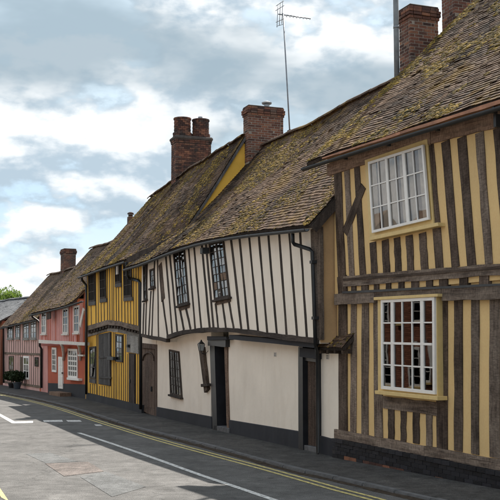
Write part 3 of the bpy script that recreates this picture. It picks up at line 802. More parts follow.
# lower window: boxed sash, 1 + 3 + 1 panes wide, 4 high
pslab('window_casing', F, [(377.5, 298.5), (436.5, 295), (437.5, 397), (377.8, 391)], -.14, -.01, M['ochre_paint'], H1, .006)
wn, B, Wd, Hh = window(H1, F, [(380.5, 299.5), (434, 296.8), (434.6, 394.6), (380.8, 389)], -.185, [.2, .4, .6, .8], [.245, .49, .745], 'white_paint', .06, .024, .05, None, {1: .085, 4: .085})
slab('room_backing', [tuple(B(.02, .02)), tuple(B(.98, .02)), tuple(B(.98, .98)), tuple(B(.02, .98))], -.144, -.1412, M['dark_room'], wn)
slab('blind', [tuple(B(.05, .04)), tuple(B(.95, .04)), tuple(B(.95, .22)), tuple(B(.05, .22))], -.1485, -.1465, M['brown_room'], wn)
slab('meeting_rail', [tuple(B(.05, .475)), tuple(B(.95, .475)), tuple(B(.95, .50)), tuple(B(.05, .50))], -.186, -.15, M['white_paint'], wn)
pslab('cornice', F, [(373.5, 297.2), (437.5, 293.6), (437.5, 296.6), (373.5, 300.2)], -.21, -.02, M['ochre_paint'], wn, .004)
pslab('sill', F, [(374.5, 390.4), (437.2, 396.4), (437.4, 400.6), (374.8, 394)], -.23, -.02, M['ochre_paint'], wn, .006)
# eaves: copper-coloured strip and black gutter on brackets
gp = [F.p(303, 168.5, -.5), F.p(400, 137.4, -.5), F.p(500, 106.8, -.5)]; gp.append(ext(gp[0], gp[2], xr + .2)); gutter(H1, gp, M['black_metal'], .058)
bpx('eaves_strip', F, (322, 157.6, 159.0), (400, 131.6, 134.4), -.49, -.40, M['copper'], H1, wob=.006, seg=8)
bpx('eaves_strip', F, (400.2, 131.6, 134.3), (530, 90.0, 94.2), -.488, -.40, M['copper'], H1, wob=.006, seg=8)
for px_ in (345, 388, 437, 494, 540):
    a = F.p(px_, 168.5 - (px_ - 303) * .313 + 2, -.45); box('gutter_bracket', (a.x - .02, a.x + .02, -.47, -.40, a.z - .04, a.z + .06), M['black_metal'], H1)
a = F.p(494.5, 114, -.4); box('gutter_bracket', (a.x - .03, a.x + .03, -.4, -.1, a.z - .2, a.z), M['black_metal'], H1)

# ================================================================== 2. white timber house
F = FW
H2 = house_root('timber_house', F, 'white half-timbered cottage with dark studs, sagging mossy roof and black plinth')
yJ = -.35
EP = [F.p(a, b, -.64) for a, b in ((125.5, 267.5), (140, 263), (155, 257), (170, 251), (185, 245.6), (200, 241.2), (215, 237.8), (230, 235), (250, 232), (270, 229.6), (290, 227.4), (309, 225.2))]
yr2 = 2.95; ra = F.p(385, 83.5, yr2); rb = F.p(287, 133.5, yr2)
Rg = [ext(rb, ra, EP[0].x), ext(rb, ra, (EP[0].x + EP[-1].x) / 2) - Vector((0, 0, .12)), ext(rb, ra, EP[-1].x)]
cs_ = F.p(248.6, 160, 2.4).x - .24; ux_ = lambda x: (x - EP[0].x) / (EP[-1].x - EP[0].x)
deck2, P2_, _, _ = roof(H2, F, EP, Rg, M['tile'], dark=lambda u, v: max(0, 1 - abs(u - ux_(cs_ + .15 + (1 - v) * 1.0)) / (.055 + .02 * math.sin(v * 11))) * (1.2 - .4 * (1 - v)) + .8 * max(0, 1 - abs(u - ux_(cs_ - 1.6)) / .03) * (v < .7), sag=.10, moss=8000, seed=22, mossfn=lambda u, w: .10 + (.25 if w < .25 else 0) + (.3 if abs(u - .42 - .1 * w) < .05 else 0) + (.25 if u > .93 else 0))  # dark band: middle chimney's cast shadow painted into tile tint, plus a narrow streak
def interp(P, x):
    for a, b in zip(P, P[1:]):
        if a.x <= x <= b.x: return a.z + (b.z - a.z) * (x - a.x) / (b.x - a.x)
    return P[0].z if x < P[0].x else P[-1].z
JP = [F.p(a, b, yJ) for a, b in ((141, 336.5), (150, 338.5), (165.5, 342), (166, 338.5), (174, 336), (182, 334), (195, 332.4), (210, 331.6), (225, 331.6), (240, 333), (265, 336.5), (290, 340), (319.5, 343.6))]
xl2, xr2 = F.p(141.5, 300, yJ).x, F.p(319.5, 300, yJ).x
xs = [xl2 + (xr2 - xl2) * k / 14 for k in range(15)]
top = [(x, interp(EP, x) + .2) for x in xs]; bot = [(p.x, p.z) for p in JP]
slab('upper_wall', top + bot[::-1], yJ, 6.2, M['white_wall'], H2)
gable('gable_wall', EP, Rg, 1, EP[-1].x - xr2 - .03, .3, JP[-1].z + .02, M['tan_wall'], H2, yJ + .012)
gable('gable_wall', EP, Rg, 0, .4, .3, JP[0].z + 1, M['white_wall'], H2, yJ + .3)
verge_board(H2, P2_, 1, M['oak_dark'], .16); verge_board(H2, P2_, 0, M['oak_dark'], .12)
# ground floor walls between the doorways (reveals are real)
def lw(name, pl, pr, mat, y0=0, y1=.35, zb=-.05):
    a = F.p(pl[0], pl[1], y0); b = F.p(pr[0], pr[1], y0); xs_ = [a.x + (b.x - a.x) * k / 6 for k in range(7)]
    return slab(name, [(x, interp(JP, x) + .06) for x in xs_] + [(b.x, zb), (a.x, zb)], y0, y1, mat, H2)
lw('ground_wall', (156.3, 380), (211, 380), M['white_wall']); lw('ground_wall', (228.5, 380), (299, 380), M['white_wall'])
pslab('ground_wall', F, [(141, 334), (156.2, 336), (156.2, 344.8), (141, 343.2)], .004, .33, M['white_wall'], H2)
xa = F.p(141, 380, 0).x; xb = F.p(339, 400, 0).x
slab('core_wall', [(xa + .05, 1.9), (xb - .3, 1.9), (xb - .3, -.05), (xa + .05, -.05)], .35, 6.1, M['soot'], H2)
for (l, r) in (((156.3, 406.8, 419), (211.5, 416.6, 434)), ((228.8, 419.8, 437), (299.3, 431.3, 450))):
    p = [F.p(l[0], l[1], -.03), F.p(r[0], r[1], -.03)]
    slab('plinth', [(p[0].x, p[0].z), (p[1].x, p[1].z), (p[1].x, -.02), (p[0].x, -.02)], -.03, .05, M['slate_plinth'], H2, .012)
# jetty beam following the sag
for a, b in (((141, 333.6, 336.8), (166, 338.6, 342.2)), ((166.5, 335, 339), (182, 330.4, 334.4)), ((182.2, 330.2, 334.4), (204, 327.8, 331.9)), ((204.2, 327.7, 331.9), (226, 327.6, 331.9)), ((226.2, 327.6, 332), (248, 329.6, 334.4)), ((248.2, 329.6, 334.4), (282, 334.6, 339.6)), ((282.2, 334.6, 339.6), (318, 338.2, 344))):
    bpx('jetty_beam', F, a, b, yJ - .03, yJ + .1, M['oak_dark'], H2, wob=.012, seg=4)
bpx('jetty_fascia', F, (229, 334.8, 339.0), (314, 342.6, 348), yJ + .06, .02, M['slate_plinth'], H2, wob=.004)
eav = lambda x: interp([Vector((q.x, 0, q.z)) for q in EP], x)
def eave_py(px_):     # pixel height of the eave line
    T = ((125.5, 267.5), (140, 263), (155, 257), (170, 251), (185, 245.6), (200, 241.2), (215, 237.8), (230, 235), (250, 232), (270, 229.6), (290, 227.4), (330, 224))
    for (a, b), (c, d) in zip(T, T[1:]):
        if a <= px_ <= c: return b + (d - b) * (px_ - a) / (c - a)
def jet_py(px_):
    T = ((130, 334), (166, 339), (168, 334.6), (182, 330.8), (204, 328.2), (226, 328), (248, 330), (282, 335), (330, 340))
    for (a, b), (c, d) in zip(T, T[1:]):
        if a <= px_ <= c: return b + (d - b) * (px_ - a) / (c - a)
SY = yJ - .009
def s2(a, c, w=1.9, t=None, b=None, mat=None, w2=None):
    yt = eave_py(a) + 1 if t is None else t; yb = jet_py(c) if b is None else b; w2 = w2 or w
    tpx('stud', F, (a - w / 2, a + w / 2, yt), (c - w2 / 2, c + w2 / 2, yb), SY, yJ + .05, mat or M['oak_dark'], H2, wob=.014)
for a, c in ((147.2, 145.4), (154.6, 151.6), (157.4, 158.4), (165.5, 172), (169.3, 177.2), (188.2, 195), (193.6, 201.2), (201.4, 209.6), (205.4, 213.4), (230.4, 241.2), (239, 248.2), (248.6, 257.8), (258.3, 267), (267.8, 276.6), (278.6, 286.4), (288.6, 297), (299.6, 306.6)):
    s2(a, c, 1.15 if a < 160 else (1.4 if a < 200 else 1.75))
for a, c, t in ((143.8, 142.8, 303), (150.8, 148.4, 291), (179.6, 183.8, 308), (185.6, 190.6, 307), (215.4, 218, 303), (222.2, 225.6, 302), (228.6, 233.6, 301)): s2(a, c, 1.5 if a > 170 else 1.2, t=t)
tpx('brace', F, (158.4, 161.2, 264), (161.2, 164.4, 300), SY - .012, yJ + .05, M['oak'], H2, wob=.012)
s2(162.6, 167.4, 1.3, t=300)
tpx('corner_post', F, (310.5, 319.6, 228), (313.4, 320.5, 340), SY - .012, yJ + .06, M['oak_grey'], H2)
# upper windows: leaded casements with dark frames
def w2_(q, cols, rows, **k): return window(H2, F, q, yJ - .045, cols, rows, 'oak_dark', k.pop('fw', .06), .018, .04, 'dark_room', k.pop('mull', None), gm='old_glass', tilt=.03, **k)
w2_([(172.6, 252.6), (183.6, 248.6), (188.2, 303.2), (177.2, 306.2)], 4, 6, mull={2: .07}, sill=(.06, .05, .05))
w2_([(208.4, 243.6), (222.6, 239.6), (229.2, 297), (213.8, 300.2)], 4, 7, mull={2: .07}, sill=(.08, .05, .06))
w2_([(142.6, 265.5), (145.4, 264.5), (146.4, 299.5), (143.2, 301)], 2, 4, sill=(.04, .04, .04))
w2_([(149.2, 269.6), (153.4, 268.2), (154.2, 287), (150, 288.6)], 2, 3, sill=(.05, .05, .05))
for q in ([(178.4, 306.6), (188.6, 303.6), (188.9, 307.6), (179, 310.8)], [(215.4, 300.6), (229.6, 297.4), (229.9, 301.6), (216, 305)]): pslab('window_rail', F, q, yJ - .03, yJ + .02, M['oak'], H2)
# ground floor window
window(H2, F, [(168.6, 349.4), (178.2, 351.4), (181.4, 397.6), (169.8, 394.4)], -.045, 4, 5, 'oak_dark', .06, .02, .04, 'dark_room', {2: .07}, gm='old_glass', tilt=.02, sill=(.05, .05, .05))
# plank door, left
def planks(dr, F, q, y, n, mat, y1=.03):
    for k in range(n):
        a, b = k / n, (k + 1) / n - .012
        c = [F.p(q[0][0] + (q[1][0] - q[0][0]) * u, q[0][1] + (q[1][1] - q[0][1]) * u, y) for u in (a, b)] + [F.p(q[3][0] + (q[2][0] - q[3][0]) * u, q[3][1] + (q[2][1] - q[3][1]) * u, y) for u in (b, a)]
        slab('plank', [(p.x, p.z) for p in c], y - rng.uniform(0, .006), y + y1, mat, dr, .004)
q = [(141.8, 344.5), (156.2, 345.8), (156.4, 418), (142.2, 411)]
dr = pslab('door', F, q, .06, .1, M['door_brown'], H2)
pslab('door_frame', F, [(141.2, 343), (156.8, 344.6), (156.8, 349.4), (141.2, 348)], -.02, .2, M['door_brown'], dr, .006)
pslab('door_frame', F, [(154.6, 348.6), (156.8, 349.4), (156.8, 418.6), (154.8, 417.6)], -.02, .2, M['door_brown'], dr, .006)
planks(dr, F, [(142.4, 348.5), (154.5, 349.2), (154.6, 411.5), (142.6, 406)], .045, 4, M['door_brown'])
pslab('kick_board', F, [(142.4, 404.8), (154.6, 409.6), (154.7, 416.6), (142.6, 410.8)], .02, .06, M['door_brown'], dr)
a = F.p(151.4, 389, .02); box('handle', (a.x - .04, a.x + .04, -.01, .05, a.z - .08, a.z + .08), M['black_metal'], dr, .008)
# arch rail of the left door
arc = [F.p(148.4 + 5.6 * math.cos(t), 360.5 - 8.0 * math.sin(t), .02) for t in [math.pi * k / 10 for k in range(11)]]
tube('arch_moulding', arc, .03, M['door_brown'], dr)
# middle doorway, deep and dark, leaning posts
dr = pslab('door', F, [(215.4, 347), (224.6, 347), (228.4, 434), (216.6, 432)], .27, .33, M['oak_dark'], H2)
planks(dr, F, [(218.5, 348), (226.5, 348), (229.5, 434), (219.5, 432)], .25, 3, M['door_brown'])
tpx('door_post', F, (209.6, 214.4, 344), (212.8, 217.4, 437.5), -.06, .25, M['black_plinth'], dr, wob=.006)
tpx('door_post', F, (224.2, 226.6, 346), (227.0, 229.4, 436), -.03, .3, M['oak_warm'], dr, wob=.01)
bpx('door_head', F, (207.8, 337.5, 345.6), (225.5, 338.5, 347), -.12, .25, M['black_plinth'], dr, wob=.006)
a = F.p(208, 341, -.15); pslab('door_hood', F, [(206.8, 336.2), (226, 336.6), (226.6, 339.8), (207, 340.4)], -.2, 0, M['slate_plinth'], dr, .01)
box('door_step', (F.p(214, 435, -.05).x, F.p(229, 437, -.05).x, -.06, .3, .0, G + .12), M['kerb'], dr, .01)
# right doorway
dr = pslab('door', F, [(301, 357), (318, 358), (318, 451), (301, 450)], .16, .2, M['oak_dark'], H2)
planks(dr, F, [(303.4, 360.5), (318.4, 361.2), (318.6, 452), (303.4, 450)], .08, 4, M['door_brown'])
tpx('door_post', F, (298.2, 302.6, 347), (298.4, 303, 452.5), -.045, .3, M['black_plinth'], dr, wob=.004)
tpx('door_post', F, (317.4, 319.6, 347), (317.6, 320, 453), -.03, .3, M['slate_plinth'], dr, wob=.004)
bpx('door_head', F, (299.5, 347.6, 356.8), (318.6, 349.6, 359.2), -.07, .25, M['slate_plinth'], dr, wob=.004)
bpx('door_head', F, (303, 357, 360.5), (316.4, 359.2, 362.2), .0, .25, M['black_plinth'], dr, wob=.004)
box('door_step', (F.p(302, 451, -.05).x, F.p(317, 452, -.05).x, -.02, .3, .0, G + .10), M['kerb'], dr, .01)
# leaning spare post beside the lantern
tpx('wall_post', F, (198.8, 202.4, 349), (204, 207.2, 391), -.09, .0, M['oak'], H2, wob=.01)
pslab('post_bracket', F, [(200.6, 384), (206.8, 383.4), (207, 386.2), (200.8, 387)], -.14, -.02, M['oak_dark'], H2, .006)
a = F.p(203, 346, -.15)
LT = thing('wall_lantern', 'small dark wall lantern above the leaning post on the white cottage', 'lantern', F.w((a.x, -.2, a.z)), F.rz)
v = []; f = []
for (hw, z) in ((.05, -.13), (.075, .05), (.085, .05), (.02, .13), (.012, .17)): v += [(-hw, -hw, z), (hw, -hw, z), (hw, hw, z), (-hw, hw, z)]
f = [(0, 3, 2, 1), (16, 17, 18, 19)] + [(4 * k + q, 4 * k + (q + 1) % 4, 4 * k + 4 + (q + 1) % 4, 4 * k + 4 + q) for k in range(1, 4) for q in range(4)]
link('lantern_cap', mesh('lantern_cap', v, f), M['black_metal'], LT)
v = [(sx * (.045 if z < 0 else .068), sy * (.045 if z < 0 else .068), z) for z in (-.125, .045) for sx, sy in ((-1, -1), (1, -1), (1, 1), (-1, 1))]
link('lantern_glass', mesh('lantern_glass', v, BOXF), M['lamp_glass'], LT)
for sx, sy in ((-1, -1), (1, -1), (1, 1), (-1, 1)): tube('lantern_rib', [(sx * .05, sy * .05, -.13), (sx * .075, sy * .075, .05)], .008, M['black_metal'], LT, 6)
tube('wall_bracket', [(0, .0, -.13), (0, .02, -.2), (0, .12, -.22), (0, .21, -.12), (0, .21, .06)], .013, M['black_metal'], LT, 6)
# small vents
for (a, b, yv) in ((275, 354.5, 0), (327.5, 357, 0)):
    p = F.p(a, b, yv - .01); vn = box('air_vent', (p.x - .07, p.x + .07, yv - .012, yv + .02, p.z - .05, p.z + .05), M['offwhite_paint'], H2, .004)
    for k in range(3): box('vent_slot', (p.x - .05, p.x + .05, yv - .0145, yv - .0115, p.z - .035 + k * .028, p.z - .025 + k * .028), M['dark_room'], vn)
# link wall with a little tiled pent roof, up to the ochre house
a = F.p(319.6, 400, 0); b = F.p(340.5, 400, 0); zt = F.p(325, 351.5, 0).z
slab('link_wall', [(a.x, zt), (b.x - .06, zt), (b.x - .06, -.05), (a.x, -.05)], 0, .5, M['white_wall'], H2)
p = F.p(320, 435.5, -.03)
slab('plinth', [(a.x + .01, p.z), (b.x - .08, p.z - .03), (b.x - .08, -.02), (a.x + .01, -.02)], -.03, .05, M['slate_plinth'], H2, .012)
e0 = F.p(315.6, 346.5, -.22); e1 = F.p(342, 350, -.22); t0 = F.ps(337.5, 322.5, e0.x)
EL = [e0, Vector((e1.x, e1.y, e0.z - .03))]; sl_ = (t0.z - e0.z) / (t0.y - e0.y)
RL = [Vector((e0.x, .75, e0.z + sl_ * .97)), Vector((e1.x, .75, e0.z + sl_ * .97))]
dk, PL_, _, _ = roof(H2, F, EL, RL, M['tile'], sag=.01, moss=120, seed=5, mossfn=lambda u, w: .5, back=False, ridge=False)
for k in range(4):
    x = e0.x + .1 + k * (e1.x - e0.x) / 3.6; box('rafter_end', (x - .035, x + .035, -.17, .1, e0.z - .14, e0.z - .05), M['oak'], H2)
v = [(e0.x + .06, y, z) for y, z in ((-.02, zt - .05), (-.02, zt + .04), (.74, RL[0].z - .1), (.74, zt - .05))]; v += [(x + .1, y, z) for x, y, z in v]
link('link_cheek', mesh('link_cheek', v, [(0, 1, 2, 3), (7, 6, 5, 4), (0, 4, 5, 1), (1, 5, 6, 2), (2, 6, 7, 3), (3, 7, 4, 0)]), M['oak_grey'], H2)
# gutter and rainwater pipe
gutter(H2, [p + Vector((0, -.05, -.07)) for p in EP], M['grey_gutter'], .062)
g = [F.p(292.6, 233.6, -.66), F.p(292.9, 242, -.66), F.p(294.6, 244.4, -.6), F.p(309.6, 249.2, -.46), F.p(312.2, 251.6, -.44), F.p(314, 300, -.43), F.p(315.4, 344, -.43), F.p(316.8, 350, -.2), F.p(317.6, 356, -.12), F.p(318, 452, -.1), F.p(317.4, 457, -.16)]
tube('downpipe', g, .042, M['black_metal'], H2)
for b_ in (262, 318): 
    p = F.p(313 if b_ < 300 else 315, b_, -.43); box('pipe_clip', (p.x - .06, p.x + .06, -.48, -.36, p.z - .03, p.z + .03), M['black_metal'], H2)
# floodlight under the eaves
p = F.p(203, 250, -.5); box('floodlight', (p.x - .1, p.x + .1, -.55, -.36, p.z - .1, p.z + .06), M['grey_gutter'], H2, .01)
# chimneys of the white house
def place_ch(F, cx, cy, yf):      # right-front corner seen at a pixel
    return F.p(cx, cy, yf)
c = F.p(248.6, 160, 2.4); zt_ = F.p(248.6, 105.5, 2.4).z
chm = chimney(H2, c.x - .24, 2.4 + .6, .48, 1.2, c.z - 1.2, c.z - .05, zt_)
v = []; f = []
prof = [(.09, 0), (.09, .12), (.16, .15), (.17, .19), (.05, .24)]
def lathe(name, prof, n, mat, parent, loc):
    v = [(r_ * math.cos(2 * math.pi * k / n), r_ * math.sin(2 * math.pi * k / n), z) for r_, z in prof for k in range(n)]
    f = [(i * n + k, i * n + (k + 1) % n, (i + 1) * n + (k + 1) % n, (i + 1) * n + k) for i in range(len(prof) - 1) for k in range(n)]
    f += [tuple(range(n)), tuple(range((len(prof) - 1) * n, len(prof) * n))]
    return link(name, mesh(name, v, f, smooth=False), mat, parent, loc)
lathe('chimney_cowl', prof, 14, M['grey_metal'], chm, (c.x - .24, 3.12, zt_ + .02))
tube('flue_wire', [(c.x + .02, 3.35, c.z + .4), (c.x + .03, 3.2, c.z + .55), (c.x + .03, 3.38, c.z + .75)], .008, M['black_metal'], chm, 5)
c1 = F.p(411, 62, 2.6); zt_ = F.p(411, 5, 2.6).z
chimney(H2, c1.x - .26, 2.6 + .37, .52, .74, c1.z - 1.6, c1.z - .15, zt_ + .02)
q2 = F.ps(455, 20, c1.x)
chimney(H2, c1.x - .28, q2.y + .42, .56, .84, q2.z - 1.2, q2.z - .35, q2.z + 1.1)
pz = F.p(397, 82, 2.2)
fl = tube('flue_pipe', [(pz.x, 2.2, pz.z - .3), (pz.x, 2.2, pz.z + 1.0), (pz.x, 2.2, pz.z + 2.9)], .062, M['dark_pipe'], H2, 14)
for zz in (1.24, 2.3): link('pipe_band', tube_mesh('pipe_band', [(pz.x, 2.2, pz.z + zz), (pz.x, 2.2, pz.z + zz + .05)], .069, 14), M['thin_metal'], fl)
# television aerial on the middle chimney
yb = 2.4 + 1.24; a0 = F.p(290.2, 140, yb); a1 = F.p(283.2, 15, yb)
AN = thing('television_aerial', 'thin television aerial on a tall leaning mast strapped to the brick chimney', 'aerial', F.w((a0.x, a0.y, a0.z)), F.rz)
d = a1 - a0
tube('mast', [Vector((0, 0, 0)), d * .5, d * 1.015], .024, M['thin_metal'], AN, 8)
for zz in (.1, .3): box('mast_clamp', (-.17, .03, -.03, .03, zz, zz + .035), M['black_metal'], AN)
def apx(x, y): return F.p(x, y, yb) - a0
b0_, b1_ = apx(281, 14.5), apx(303, 18.5)
b0_, b1_ = b0_ + Vector((0, -.1, 0)), b1_ + Vector((0, .25, 0))
b1_ = Vector((b0_.x + .25, b0_.y + 1.05, b0_.z - .1))
tube('boom', [b0_, b1_], .02, M['thin_metal'], AN, 6)
for k in range(9):
    t = .12 + k * .105; p = b0_ + (b1_ - b0_) * t; l = .16 - .008 * k
    tube('element', [p + Vector((-l, .02, l * .75)), p + Vector((l, -.02, -l * .75))], .0105, M['thin_metal'], AN, 5)
for (dx, dz) in ((.28, .35), (.22, -.35), (.32, .2), (.3, -.2)):
    tube('reflector_rod', [b0_ + Vector((-dx * .8, .02, dz)), b0_ + Vector((dx * .8, .1, dz * 1.1))], .0105, M['thin_metal'], AN, 5)
for dx in (-.2, 0, .2):
    tube('reflector_rod', [b0_ + Vector((dx, .04, -.38)), b0_ + Vector((dx, .08, .4))], .0105, M['thin_metal'], AN, 5)

# ================================================================== 3. yellow timber house
F = FY
H3 = house_root('timber_house', F, 'crooked strong yellow timbered house with unglazed black openings and twin round chimney')
yJ = -.22
e0 = F.p(80, 275.6, -.52); e1 = F.p(127, 259, -.52)
qt = F.ps(150, 199, e0.x); yr3 = qt.y; rr_ = F.p(244.5, 136.5, yr3)
sag0 = F.p(186, 172.5, yr3)
ee = ext(e0, e1, rr_.x) - Vector((0, 0, .95)); EY = [e0, F.p(100, 268, -.52), e1, ee + (rr_ - ee) * .33]
RY = [Vector((e0.x, yr3, qt.z)), Vector((sag0.x, yr3, sag0.z)), Vector((rr_.x, yr3, rr_.z))]
print('yellow ridge', yr3, [tuple(round(c, 2) for c in p) for p in EY + RY])
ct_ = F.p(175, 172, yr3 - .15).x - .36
deck3, P3_, _, _ = roof(H3, F, EY, RY, M['tile'], dark=lambda u, v: max(0, 1 - abs((P_u(EY, RY, u, v)) - (ct_ + .1 + (1 - v) * .9)) / .45), sag=.06, moss=7000, seed=33, mossfn=lambda u, w: .22 + (.3 if u < .12 else 0) + (.15 if w < .3 else 0))  # dark: slanting cast shadow of the twin chimney, painted into the tile tint
gable('gable_wall', EY, RY, 1, .05, .25, e0.z - .3, M['yellow'], H3, .3)
gable('gable_wall', EY, RY, 0, .2, .25, e0.z - .3, M['yellow'], H3, yJ + .02)
verge_board(H3, P3_, 1, M['silver_board'], .07, .02); verge_board(H3, P3_, 0, M['oak_dark'], .1)
ed = [e1 + (EY[-1] - e1) * (k / 8) for k in range(9)]      # dark stepped verge where the yellow roof rides over the white one
v = []; f = []
for k, p in enumerate(ed):
    h_ = .34 * (1 - .75 * k / 8); o_ = Vector((.02, -.02, .03)); v += [p + o_, p + o_ - Vector((0, 0, h_)), p + o_ - Vector((.04, -.04, h_)), p + o_ - Vector((.04, -.04, 0))]
for k in range(8):
    for q in range(4): f.append((4 * k + q, 4 * k + (q + 1) % 4, 4 * k + 4 + (q + 1) % 4, 4 * k + 4 + q))
f += [(0, 1, 2, 3), (32, 35, 34, 33)]
link('barge_board', mesh('barge_board', v, f), M['oak_dark'], H3)
JY = [F.p(a, b, yJ) for a, b in ((86.5, 330.4), (97, 327.2), (107, 324.4), (118, 325.4), (128, 328), (141, 331.4))]
xl3, xr3 = F.p(86.5, 300, yJ).x, F.p(142.5, 300, yJ).x
slab('upper_wall', [(xl3, interp(EY, xl3) + .2), (xr3, e1.z + .0)] + [(p.x, p.z) for p in JY[::-1]], yJ, 5, M['yellow'], H3)
slab('ground_wall', [(.02, 2.9), (LY - .02, 2.9), (LY - .02, -.05), (.02, -.05)], 0, 5, M['yellow'], H3)
def jy(px_):
    T = ((84, 330), (97, 326.2), (107, 323.2), (118, 324.2), (128, 326.8), (145, 331))
    for (a, b), (c, d) in zip(T, T[1:]):
        if a <= px_ <= c: return b + (d - b) * (px_ - a) / (c - a)
for l, r in ((86.3, 97), (97.1, 107), (107.1, 118), (118.1, 128), (128.1, 140)):
    bpx('jetty_beam', F, (l, jy(l) - 3.2, jy(l) + 1.6), (r, jy(r) - 3.2, jy(r) + 1.6), yJ - .035, yJ + .1, M['oak_grey'], H3, seg=3)
    bpx('ground_beam', F, (l, jy(l) + 2.0, jy(l) + 8.0), (r, jy(r) + 2.0, jy(r) + 8.0), -.045, .1, M['grey_paint'], H3, seg=3)
for k in range(18):
    p_ = 88.5 + k * 2.9; tpx('joist_end', F, (p_ - .75, p_ + .75, jy(p_) + 2), (p_ - .75, p_ + .75, jy(p_) + 4.5), yJ + .02, .02, M['oak_dark'], H3, seg=1, wob=.002)
SYY = yJ - .008
ey = lambda px_: 275.6 - (px_ - 80) * .353 + .6
opn = [(87.8, 94.2, 273.6, 304.8), (99, 105.2, 269.4, 301.8), (114.3, 120, 263.4, 286.4), (122.8, 131, 262.4, 300.4)]
for p_ in (86.9, 91, 95.6, 98, 101, 104, 107.2, 109.4, 111.8, 113.4, 116, 118.4, 121.4, 124.6, 127.6, 130.4, 133.4, 135.8, 138.2):
    t = ey(p_)
    for (a, b, y0_, y1_) in opn:
        if a - .4 < p_ < b + .4: t = y1_ + 1
    tpx('stud', F, (p_ - .3, p_ + .3, t), (p_ + .0, p_ + .6, jy(p_) - 3), SYY, yJ + .04, rng.choice([M['oak'], M['oak_dark'], M['oak_dark']]), H3, wob=.012, seg=4)
for i, (a, b, y0_, y1_) in enumerate(opn):
    q = [(a, y0_ + .35 * (b - a) * .3), (b, y0_ - .35 * (b - a) * .6), (b + .5, y1_ - 3.2), (a + .5, y1_ - 2.2)]
    window(H3, F, q, yJ - .04, 2, 3 if i != 2 else 2, 'oak_dark', .09, .03, .035, 'dark_room', glazed=False)
    pslab('shutter_rail', F, [(a + .3, y1_ - 2.4), (b + .5, y1_ - 3.6), (b + .7, y1_ + .2), (a + .5, y1_ + 1)], yJ - .055, yJ, M['silver_board'], H3, .006)
p = F.p(117.6, 269, yJ - .05); box('white_plate', (p.x - .12, p.x + .16, yJ - .09, yJ - .04, p.z - .2, p.z + .2), M['offwhite_paint'], H3, .005)
gy = lambda px_: 395.2 + (px_ - 86) * .235
pan = [(89.2, 95, 346.4, 383), (98.4, 110.2, 333.8, 385), (115.4, 121.8, 334, 362.4), (126.4, 138.4, 334, 353), (128.6, 134.6, 353, 404)]
for p_ in (87.4, 96.4, 97.6, 111.2, 113.2, 114.8, 116.6, 119, 121.2, 123.4, 125.4, 127.4, 135.6, 137.6, 139.6, 90.4, 92.4, 94.2, 99.6, 102, 104.4, 106.8, 109):
    t = jy(p_) + 8.6
    for (a, b, y0_, y1_) in pan:
        if a - .3 < p_ < b + .3: t = max(t, y1_ + .8)
    if gy(p_) - t < 4: continue
    tpx('stud', F, (p_ - .27, p_ + .27, t), (p_ - .27, p_ + .27, gy(p_) - .5), -.008, .04, rng.choice([M['oak'], M['oak_dark']]), H3, wob=.01, seg=4)
wn, B, _, _ = window(H3, F, [(89.2, 347), (95, 346.2), (95, 379), (89.2, 378)], -.05, 2, 3, 'silver_board', .08, .03, .04, 'dark_room')
pslab('shutter_rail', F, [(89.2, 378.4), (95, 379.4), (95, 383.6), (89.2, 382.4)], -.05, .0, M['silver_board'], H3)
bd = pslab('boarded_panel', F, [(98.4, 334.5), (110.2, 332), (110.2, 386), (98.4, 384)], -.03, .02, M['silver_board'], H3)
planks(bd, F, [(98.6, 335), (110, 333), (110, 385.6), (98.6, 383.8)], -.045, 5, M['silver_board'], .02)
bpx('ledge', F, (98.4, 356, 358), (110.2, 355.6, 357.6), -.075, -.03, M['silver_board'], bd, wob=.004); bpx('ledge', F, (98.4, 376, 378), (110.2, 376.8, 378.8), -.075, -.03, M['silver_board'], bd, wob=.004)
pslab('notice_box', F, [(106.8, 356.6), (113, 357), (113, 360.4), (106.8, 360)], -.16, -.04, M['black_metal'], H3, .01)
wn, B, _, _ = window(H3, F, [(115.4, 333.8), (121.8, 334.8), (121.8, 362.4), (115.4, 361.6)], -.05, 2, 4, 'silver_board', .07, .03, .04, 'dark_room')
gp_ = pslab('grey_panel', F, [(126.4, 334.6), (138.4, 336.4), (138.4, 354), (126.4, 352)], -.035, .02, M['grey_paint'], H3)
planks(gp_, F, [(126.6, 335), (138.2, 336.8), (138.2, 353.6), (126.6, 351.8)], -.045, 3, M['grey_paint'], .02)
box('hook', (F.p(128, 345, -.1).x - .1, F.p(128, 345, -.1).x + .1, -.14, -.03, F.p(128, 346, -.1).z - .05, F.p(128, 346, -.1).z + .05), M['black_metal'], H3)
dr = pslab('door', F, [(128.6, 353), (134.6, 353.8), (134.6, 404.6), (128.6, 403)], -.03, .02, M['oak_dark'], H3)
planks(dr, F, [(129, 354), (134.3, 354.8), (134.3, 404), (129, 402.6)], -.045, 3, M['oak_dark'], .02)
box('handle', (F.p(130, 381, -.06).x - .05, F.p(130, 381, -.06).x + .05, -.08, -.03, F.p(130, 381, -.06).z - .06, F.p(130, 381, -.06).z + .06), M['black_metal'], dr)
bpx('sill_beam', F, (86.0, 392.6, 400.5), (141.5, 405.2, 414.5), -.05, .05, M['slate_plinth'], H3)
gutter(H3, [p + Vector((0, -.05, -.08)) for p in (e0, F.p(100, 268, -.52), e1)], M['grey_gutter'], .065)
tube('downpipe', [F.p(81.6, 276.6, -.55), F.p(82, 280, -.5), F.p(85, 283.6, -.32), F.p(86.4, 286, -.3), F.p(86.3, 330, -.3), F.p(86.2, 394, -.12)], .05, M['black_metal'], H3)
tube('downpipe', [F.p(126.4, 262, -.55), F.p(127, 275.5, -.5), F.p(129, 278, -.34), F.p(138.4, 280.6, -.33), F.p(140.4, 283, -.32), F.p(140.6, 335, -.3), F.p(140.7, 409, -.12)], .055, M['black_metal'], H3)
